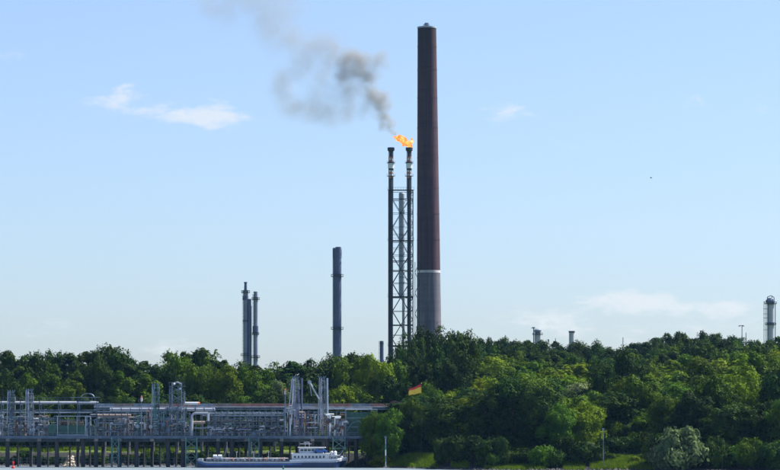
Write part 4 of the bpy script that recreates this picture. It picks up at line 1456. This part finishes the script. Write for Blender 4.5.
def buoy(px, top, Yb, r, mat, label):
    x = X(px, Yb)
    b_ = thing('buoy', label, 'buoy', (x, Yb, 0), 'river marker buoys')
    MB().lathe((x, Yb, 0), [(r, -0.6), (r, 0.35), (r * 0.75, 0.6), (0.12, 0.7)], 14).build('float', M[mat], b_)
    MB().cone((x, Yb, 0.6), (x, Yb, Z(top, Yb)), r * 0.35, r * 0.25, 8).build('stem', M[mat], b_)
    MB().lathe((x, Yb, Z(top, Yb) - 0.55), [(r * 0.6, 0), (r * 0.6, 0.5), (0.05, 0.55)], 12).build('top_mark', M[mat], b_)


buoy(13.2, 461.5, 868, 0.48, 'red', 'small red river marker buoy below the left loading arms')
buoy(283.3, 465.5, 850, 0.25, 'buoygreen', 'small green river marker buoy in front of the barge')

# ------------------------------------------------------------------ tank barge
BY = 879.0
x0b, x1b = X(196.5, BY), X(346.5, BY)
L = x1b - x0b
bg_ = thing('tank_barge', 'long low river tank barge, dark blue hull and white deckhouse, moored at the jetty', 'barge', ((x0b + x1b) / 2, BY, 0))


def sheer(u):
    return 1.55 + 0.75 * sstep(0.07, 0.0, u) + 0.25 * sstep(0.6, 0.75, u) + 0.55 * sstep(0.9, 1.0, u)


def half(u):
    return 4.6 * (sstep(-0.03, 0.07, u) ** 0.7) * (1 - 0.75 * sstep(0.93, 1.0, u))


NS = 44
vs_, fs_ = [], []
for i in range(NS + 1):
    u = i / NS
    x = x0b + L * u
    zz = sheer(u)
    hb = max(0.25, half(u))
    over = 0.9 * sstep(0.93, 1.0, u)
    ring = [(-hb, zz), (-hb * 0.99, 0.4), (-hb * (0.95 - 0.3 * over), -0.8), (hb * (0.95 - 0.3 * over), -0.8), (hb * 0.99, 0.4), (hb, zz)]
    for (dy, z) in ring:
        vs_.append((x - (over * 1.6 if z < 0.5 else 0), BY + 4.6 + dy, z))
for i in range(NS):
    for k in range(5):
        a_ = i * 6 + k
        fs_.append((a_, a_ + 6, a_ + 7, a_ + 1))
    fs_.append((i * 6 + 5, i * 6 + 11, i * 6 + 6, i * 6))
fs_ += [tuple(range(5, -1, -1)), tuple(range(NS * 6, NS * 6 + 6))]
MB().add(vs_, fs_).build('hull', M['hull'], bg_)


def strip(name, z0f, z1f, mat, out, u0=0.0, u1=1.0):
    q = MB()
    vs_, fs_ = [], []
    for i in range(NS + 1):
        u = u0 + (u1 - u0) * i / NS
        x = x0b + L * u
        hb = max(0.25, half(u)) + out
        for z in (sheer(u) + z0f, sheer(u) + z1f):
            for dy in (-hb, -hb + 0.12):
                vs_.append((x, BY + 4.6 + dy, z))
    for i in range(NS):
        a_ = i * 4
        fs_ += [(a_, a_ + 4, a_ + 6, a_ + 2), (a_ + 1, a_ + 3, a_ + 7, a_ + 5), (a_ + 2, a_ + 6, a_ + 7, a_ + 3), (a_, a_ + 1, a_ + 5, a_ + 4)]
    q.add(vs_, fs_)
    return q.build(name, mat, bg_)


strip('bulwark', -0.25, 0.28, M['column_pale'], 0.03)
strip('blue_rubbing_strake', -0.75, -0.5, M['boatblue'], 0.06, 0.0, 0.7)
strip('stern_bulwark', 0.26, 0.75, M['white'], 0.02, 0.62, 1.0)
dk = 1.75


def bxp(px):
    return X(px, BY)


rb = random.Random(11)
# deck railing
p0 = MB().beam((bxp(199), BY + 0.3, dk), (bxp(199), BY + 0.3, dk + 0.95), 0.06).build('rail_post', M['white'], bg_)
for i in range(1, 24):
    again(p0, (i * (bxp(288) - bxp(199)) / 23, 0, 0))
MB().beam((bxp(199), BY + 0.3, dk + 0.95), (bxp(289), BY + 0.3, dk + 0.95), 0.06).build('rail', M['white'], bg_)
# trunk deck, hatches, pipes
MB().box(bxp(206), bxp(288), BY + 2.0, BY + 7.2, 1.5, 2.15).build('trunk_deck', M['deck'], bg_)
for i in range(14):
    x = bxp(209 + i * 5.6)
    kind = i % 3
    MB().lathe((x, BY + 3.4 + rb.uniform(-0.8, 0.8), 2.152), [(0.5, 0), (0.5, 0.45), (0.62, 0.46), (0.62, 0.6), (0.2, 0.72)], 12).build('hatch', M[['column_pale', 'rose', 'galv'][kind]], bg_)
    MB().cone((x + 0.7, BY + 2.4, 2.15), (x + 0.7, BY + 2.4, 2.15 + rb.uniform(0.5, 1.3)), 0.1, 0.1, 6).build('vent_pipe', M[rb.choice(['white', 'tan', 'galv'])], bg_)
for k in range(3):
    MB().cone((bxp(206), BY + 2.2 + k * 1.4, 2.6 + 0.1 * k), (bxp(288), BY + 2.2 + k * 1.4, 2.6 + 0.1 * k), 0.12, 0.12, 8).build('deck_pipe', M[['galv', 'white', 'tan'][k]], bg_)
for px_ in (214.5, 219.5):
    MB().cone((bxp(px_) - 0.55, BY + 3, 3.2), (bxp(px_) + 0.55, BY + 3, 3.2), 0.62, 0.62, 14).build('white_drum', M['white'], bg_)
    MB().box(bxp(px_) - 0.4, bxp(px_) + 0.4, BY + 2.7, BY + 3.3, 2.15, 2.7).build('drum_saddle', M['white'], bg_)
q = MB().tube([(bxp(205), BY + 3, 1.8), (bxp(206), BY + 3, 3.5), (bxp(208), BY + 3, 4.0), (bxp(211), BY + 3, 3.9), (bxp(212), BY + 3, 2.0)], 0.09, 6)
q.build('anchor_gantry', M['steel_dark'], bg_)
MB().beam((bxp(222), BY + 4, 2.1), (bxp(226.5), BY + 4, 6.4), 0.12).build('derrick', M['galv'], bg_)
MB().beam((bxp(229), BY + 4, 2.1), (bxp(226.5), BY + 4, 6.4), 0.1).build('derrick', M['galv'], bg_)
MB().box(bxp(197.5), bxp(202), BY + 2.5, BY + 6.5, 2.0, 2.7).build('windlass', M['column_pale'], bg_)
for px_ in (236, 253, 268):
    MB().beam((bxp(px_), BY + 4, 2.1), (bxp(px_), BY + 4, 4.5), 0.1).build('light_pole', M['white'], bg_)
    MB().box(bxp(px_) - 0.25, bxp(px_) + 0.25, BY + 3.8, BY + 4.2, 4.5, 4.7).build('deck_lamp', M['white'], bg_)


def house(name, pa, pb, y0, y1, z0, z1, mat, wins, wz0, wz1):
    h = MB().box(bxp(pa), bxp(pb), y0, y1, z0, z1).build(name, mat, bg_)
    for (a, b2) in wins:
        wv = MB().box(bxp(a), bxp(b2), y0 - 0.035, y0 - 0.003, wz0, wz1).build('window', M['glass'], h)
        xa, xb = bxp(a) - 0.05, bxp(b2) + 0.05
        q = MB().box(xa, xb, y0 - 0.06, y0 - 0.004, wz1 + 0.002, wz1 + 0.07).box(xa, xb, y0 - 0.06, y0 - 0.004, wz0 - 0.07, wz0 - 0.002)
        q.build('window_trim', M['white'], h)
    return h


hz0 = 1.9
house('deckhouse', 291.5, 329, BY + 0.9, BY + 8.2, hz0, 4.1, M['white'], [(294 + 3.6 * k, 295.8 + 3.6 * k) for k in range(9)], 2.85, 3.5)
MB().box(bxp(290.8), bxp(330.5), BY + 0.7, BY + 8.4, 4.103, 4.23).build('house_deck', M['white'], bg_)
house('aft_house', 329.2, 337.5, BY + 1.4, BY + 7.8, hz0, 3.6, M['column_pale'], [(331, 332.4), (334, 335.6)], 2.7, 3.2)
MB().box(bxp(328.8), bxp(339.5), BY + 1.2, BY + 8.0, 3.603, 3.72).build('aft_deck', M['white'], bg_)
wh_ = house('wheelhouse', 299, 323, BY + 1.6, BY + 7.4, 4.235, 5.85, M['white'], [(300.2 + 3.7 * k, 303.2 + 3.7 * k) for k in range(6)], 4.85, 5.5)
MB().box(bxp(297.5), bxp(325.5), BY + 1.2, BY + 7.8, 5.853, 6.0).build('wheelhouse_roof', M['white'], bg_)
MB().box(bxp(298.0), bxp(299.0), BY + 2, BY + 7, 4.24, 5.5).build('wing_screen', M['tan'], bg_)
ms = MB().beam((bxp(305), BY + 3, 6.0), (bxp(305), BY + 3, 7.3), 0.12).beam((bxp(309), BY + 3, 6.0), (bxp(309), BY + 3, 7.6), 0.10).build('radar_mast', M['white'], bg_)
MB().box(bxp(300), bxp(311), BY + 2.8, BY + 3.2, 6.9, 7.05).build('radar_bar', M['white'], ms)
MB().box(bxp(303.5), bxp(308.5), BY + 2.6, BY + 3.4, 7.3, 7.6).build('radar_scanner', M['column_pale'], ms)
# tarpaulin-covered car on the house deck
bc = thing('covered_car', 'blue and white car on the upper deck beside the barge wheelhouse', 'car', (bxp(321), BY + 1.2, 4.24))
cx2, cy2, cz2 = bxp(320), BY + 0.9, 4.235
prof = [(-2.0, 0.25), (-2.0, 0.8), (-1.2, 0.95), (-0.7, 1.4), (0.9, 1.42), (1.6, 0.95), (2.1, 0.8), (2.1, 0.25)]
vs_ = []
for yy in (-0.1, 1.5):
    for (a, b2) in prof:
        ins = 0.12 if b2 > 1.1 else 0
        vs_.append((cx2 + a, cy2 + yy + (ins if yy < 0 else -ins), cz2 + b2))
MB().add(vs_, [tuple(range(8)), tuple(range(15, 7, -1))] + [(i, 8 + i, 8 + (i + 1) % 8, (i + 1) % 8) for i in range(8)]).build('body', M['boatblue'], bc)
MB().box(cx2 - 0.65, cx2 + 0.85, cy2 - 0.05, cy2 + 1.4, cz2 + 1.42, cz2 + 1.52).build('roof', M['white'], bc)
MB().box(cx2 - 0.6, cx2 + 0.8, cy2 - 0.13, cy2 - 0.02, cz2 + 0.97, cz2 + 1.33).build('side_window', M['glass'], bc)
for dx in (-1.25, 1.3):
    for dy in (-0.14, 1.34):
        MB().cone((cx2 + dx, cy2 + dy, cz2 + 0.3), (cx2 + dx, cy2 + dy + 0.2, cz2 + 0.3), 0.3, 0.3, 12).build('wheel', M['tyre'], bc)
for px_ in (331.5, 335, 341.5):
    MB().lathe((bxp(px_), BY + 2.5, 3.72 if px_ < 339 else 2.2), [(0.5, 0.004), (0.5, 0.9), (0.2, 1.2)], 10).build('funnel', M['column_pale' if px_ != 335 else 'white'], bg_)
MB().beam((bxp(338.5), BY + 3, 3.2), (bxp(343), BY + 3, 5.0), 0.1).build('stern_davit', M['white'], bg_)
p0 = MB().beam((bxp(331), BY + 1.0, 2.6), (bxp(331), BY + 1.0, 3.4), 0.06).build('stern_rail_post', M['white'], bg_)
for i in range(1, 9):
    again(p0, (i * 0.52, 0, 0.02 * i))
MB().beam((bxp(331), BY + 1.0, 3.4), (bxp(345.2), BY + 1.0, 3.65), 0.07).build('stern_rail', M['white'], bg_)
MB().box(bxp(301), bxp(309), BY + 0.55, BY + 0.65, 2.0, 2.1).build('side_step', M['tan'], bg_)

# ------------------------------------------------------------------ bird
Yb = 600.0
c = at(651, 178, Yb)
bd = thing('bird', 'tiny dark bird gliding high in the sky at the right', 'bird', c)
MB().ball(c, 0.09, 8, 0.8).cone(c, c + Vector((0.28, 0, 0.02)), 0.08, 0.02, 8).cone(c, c + Vector((-0.2, 0, 0.03)), 0.07, 0.02, 8).build('body', M['steel_dark'], bd, smooth=True)
for s_ in (-1, 1):
    MB().add([c + Vector((0.08, 0.03 * s_, 0.02)), c + Vector((-0.08, 0.03 * s_, 0.02)), c + Vector((-0.16, 0.5 * s_, 0.14)), c + Vector((0.02, 0.28 * s_, 0.13)),
              c + Vector((0.08, 0.03 * s_, 0.05)), c + Vector((-0.08, 0.03 * s_, 0.05)), c + Vector((-0.16, 0.5 * s_, 0.16)), c + Vector((0.02, 0.28 * s_, 0.16))],
             [(0, 1, 2, 3), (7, 6, 5, 4), (0, 3, 7, 4), (1, 5, 6, 2), (3, 2, 6, 7), (0, 4, 5, 1)]).build('wing', M['steel_dark'], bd)

# ------------------------------------------------------------------ flame
Yf = 1451.5
fm = bpy.data.materials.new('burning gas')
fm.use_nodes = True
t = NT(fm.node_tree)
t.n.clear()
geo = t.new('ShaderNodeNewGeometry')
n = t.noise(geo.outputs['Position'], 0.55, 4, 0.65, 0.6)
colr = t.mix(t.rng(n, 0.52, 0.68), t.mix(t.rng(n, 0.36, 0.55), (1.0, 0.17, 0.03, 1), (1.0, 0.44, 0.09, 1)), (1.2, 0.85, 0.42, 1))
em = t.new('ShaderNodeEmission')
em.inputs['Strength'].default_value = 0.60
t.l.new(colr, em.inputs['Color'])
tr_ = t.new('ShaderNodeBsdfTransparent')
mx = t.new('ShaderNodeMixShader')
n3 = t.noise(geo.outputs['Position'], 0.9, 4, 0.7)
lw = t.new('ShaderNodeLayerWeight')
lw.inputs['Blend'].default_value = 0.35
edge = t.m('SUBTRACT', 1.0, lw.outputs['Facing'])
t.l.new(t.m('MULTIPLY', t.rng(t.m('ADD', edge, t.m('MULTIPLY', n3, 0.5)), 0.35, 0.85), 0.95), mx.inputs[0])
t.l.new(tr_.outputs[0], mx.inputs[1])
t.l.new(em.outputs[0], mx.inputs[2])
out = t.new('ShaderNodeOutputMaterial')
t.l.new(mx.outputs[0], out.inputs['Surface'])


def fused(name, balls, voxel, mat, jitter, seed):
    """one closed skin round many overlapping puffs"""
    q = MB()
    for (c, r) in balls:
        q.ball(c, r, 14)
    tmp = q.build(name + ' raw', mat)
    md = tmp.modifiers.new('r', 'REMESH')
    md.mode = 'VOXEL'
    md.voxel_size = voxel
    dg = bpy.context.evaluated_depsgraph_get()
    me = bpy.data.meshes.new_from_object(tmp.evaluated_get(dg))
    me.name = name
    bpy.data.objects.remove(tmp)
    if jitter:
        from mathutils import noise as mn
        for v in me.vertices:
            p = v.co * 0.45 + Vector((seed, 0, 0))
            v.co += mn.noise_vector(p) * jitter
    me.materials.clear()
    me.materials.append(mat)
    o = bpy.data.objects.new(name, me)
    COL.objects.link(o)
    return o


fl = []
for (px, py, r) in ((409.0, 147.2, 0.8), (408.0, 146.0, 1.15), (407.0, 144.6, 1.35), (405.6, 143.6, 1.25), (407.5, 142.6, 1.0), (409.2, 141.8, 0.9), (409.6, 139.6, 0.55), (404.0, 142.4, 1.3), (402.2, 141.2, 1.35),
                    (404.4, 139.4, 0.9), (400.4, 139.9, 1.5), (398.4, 138.6, 1.35), (396.8, 137.8, 0.9), (399.0, 136.4, 0.9), (401.8, 137.2, 0.75), (394.8, 137.0, 0.5), (396.4, 140.0, 0.7), (402.4, 144.2, 0.7)):
    fl.append((at(401 + (px - 401) * 1.12 + 0.8, 141.5 + (py - 141.5) * 1.05, Yf) + Vector((0, R.uniform(-0.5, 0.5), 0)), r * 1.12))
fo = fused('flare_flame', fl, 0.22, fm, 0.75, 3.0)
for p in fo.data.polygons:
    p.use_smooth = True
fo['label'] = 'ragged orange flame streaming left from the right flare tip'
fo['category'] = 'flame'


# ------------------------------------------------------------------ smoke and steam
def plume(name, puffs, Yp, dens, colour, label, cat, nscale, step, thr=(0.34, 0.62), voxel=2.5, aniso=0.0):
    m = bpy.data.materials.new(name)
    m.use_nodes = True
    t = NT(m.node_tree)
    t.n.clear()
    geo = t.new('ShaderNodeNewGeometry')
    nz = t.new('ShaderNodeTexNoise')
    t.l.new(geo.outputs['Position'], nz.inputs['Vector'])
    nz.inputs['Scale'].default_value = nscale * 0.6
    nz.inputs['Detail'].default_value = 2
    # swirl the lookup so that puffs curl
    sw = t.new('ShaderNodeVectorMath', operation='MULTIPLY_ADD')
    t.l.new(nz.outputs['Color'], sw.inputs[0])
    k = 2.4 / nscale * 0.28
    sw.inputs[1].default_value = (k, k, k)
    sw.inputs[2].default_value = (-k / 2, -k / 2, -k / 2)
    pos = t.new('ShaderNodeVectorMath', operation='ADD')
    t.l.new(geo.outputs['Position'], pos.inputs[0])
    t.l.new(sw.outputs[0], pos.inputs[1])
    P = pos.outputs[0]
    total = None
    balls = []
    for (px, py, rpx, k_) in puffs:
        c = at(px, py, Yp) + Vector((0, R.uniform(-0.3, 0.3) * rpx * Yp / F, 0))
        r = rpx / F * Yp
        balls.append((c, r * 1.6))
        dn = t.new('ShaderNodeVectorMath', operation='DISTANCE')
        t.l.new(P, dn.inputs[0])
        dn.inputs[1].default_value = c
        gsn = t.m('MULTIPLY', t.rng(dn.outputs['Value'], r * 1.35, 0.0), k_)
        total = gsn if total is None else t.m('ADD', total, gsn)
    nn_ = t.noise(P, nscale, 5, 0.62)
    body = t.m('MULTIPLY', t.m('MINIMUM', total, 2.5), t.rng(nn_, thr[0], thr[1]))
    pv = t.new('ShaderNodeVolumePrincipled')
    pv.inputs['Color'].default_value = colour + (1,)
    pv.inputs['Anisotropy'].default_value = aniso
    t.l.new(t.m('MULTIPLY', body, dens), pv.inputs['Density'])
    out = t.new('ShaderNodeOutputMaterial')
    t.l.new(pv.outputs[0], out.inputs['Volume'])
    m.cycles.volume_step_rate = step
    o = fused(name, balls, voxel, m, 0, 0)
    o['label'] = label
    o['category'] = cat
    return o


plume('smoke_plume', [(395, 134.5, 3.0, 2.5), (392, 132.5, 3.5, 2.0), (389, 129, 5, 1.6), (382, 127, 5.5, 1.5), (391, 124, 5.5, 1.9), (386, 121, 6, 1.7), (382, 114, 7.5, 0.85), (388, 106, 7, 0.8), (379, 103, 10, 0.8), (375, 96, 9, 0.75),
                      (385, 97, 7, 0.7), (371, 88, 9, 0.6), (366, 80, 10, 0.65), (374, 76, 9, 0.6), (362, 70, 12, 0.8), (350, 71, 11, 0.85), (344, 62, 10, 0.8), (352, 56, 11, 0.8), (363, 58, 9, 0.75), (375, 63, 9, 0.7), (383, 58, 8, 0.7),
                      (386, 66, 5, 0.6), (340, 76, 8, 0.6), (358, 90, 8, 0.45), (366, 108, 7, 0.4),
                      (335, 44, 14, 0.30), (318, 42, 15, 0.24), (298, 42, 16, 0.21), (283, 30, 18, 0.17), (270, 14, 20, 0.15), (292, 8, 18, 0.14), (250, 0, 20, 0.12), (225, 8, 22, 0.12), (205, 0, 18, 0.12), (276, -16, 24, 0.14), (240, -20, 26, 0.12),
                      (300, 60, 14, 0.17), (330, 66, 12, 0.20), (322, 74, 12, 0.20), (303, 72, 15, 0.18), (284, 78, 15, 0.21), (280, 92, 14, 0.21), (290, 106, 15, 0.24), (306, 110, 15, 0.25), (322, 112, 15, 0.25), (336, 106, 13, 0.21),
                      (347, 116, 10, 0.35), (332, 122, 10, 0.16), (352, 106, 10, 0.26), (362, 116, 7, 0.20),
                      (318, 92, 14, 0.20), (336, 90, 13, 0.20), (350, 96, 12, 0.30), (348, 84, 12, 0.30), (330, 54, 14, 0.25), (312, 54, 14, 0.18), (276, 44, 18, 0.10), (262, 26, 18, 0.10), (368, 98, 9, 0.50), (376, 112, 9, 0.50), (382, 120, 7, 0.80)],
      1453, 0.28, (0.47, 0.465, 0.455), 'dark grey smoke plume drifting up and left from the flare flame', 'smoke', 0.14, 0.18, thr=(0.22, 0.66))
plume('steam_wisp', [(541, 328, 4, 0.9), (545, 325, 5, 0.8), (549, 322, 6, 0.5), (541, 321, 5, 0.4), (552, 327, 5, 0.3)],
      1700, 0.05, (0.95, 0.95, 0.95), 'thin white wisp of steam above the vent stack', 'steam', 0.15, 0.4, voxel=1.2)

# ------------------------------------------------------------------ haze
hm = bpy.data.materials.new('thin summer haze')
hm.use_nodes = True
t = NT(hm.node_tree)
t.n.clear()
pv = t.new('ShaderNodeVolumePrincipled')
pv.inputs['Color'].default_value = HAZE_COL + (1,)
pv.inputs['Density'].default_value = HAZE_DENS
out = t.new('ShaderNodeOutputMaterial')
t.l.new(pv.outputs[0], out.inputs['Volume'])
hz = MB().box(-3050, 3050, -350, 4650, -4.7, 275).build('haze', hm, kind='stuff')
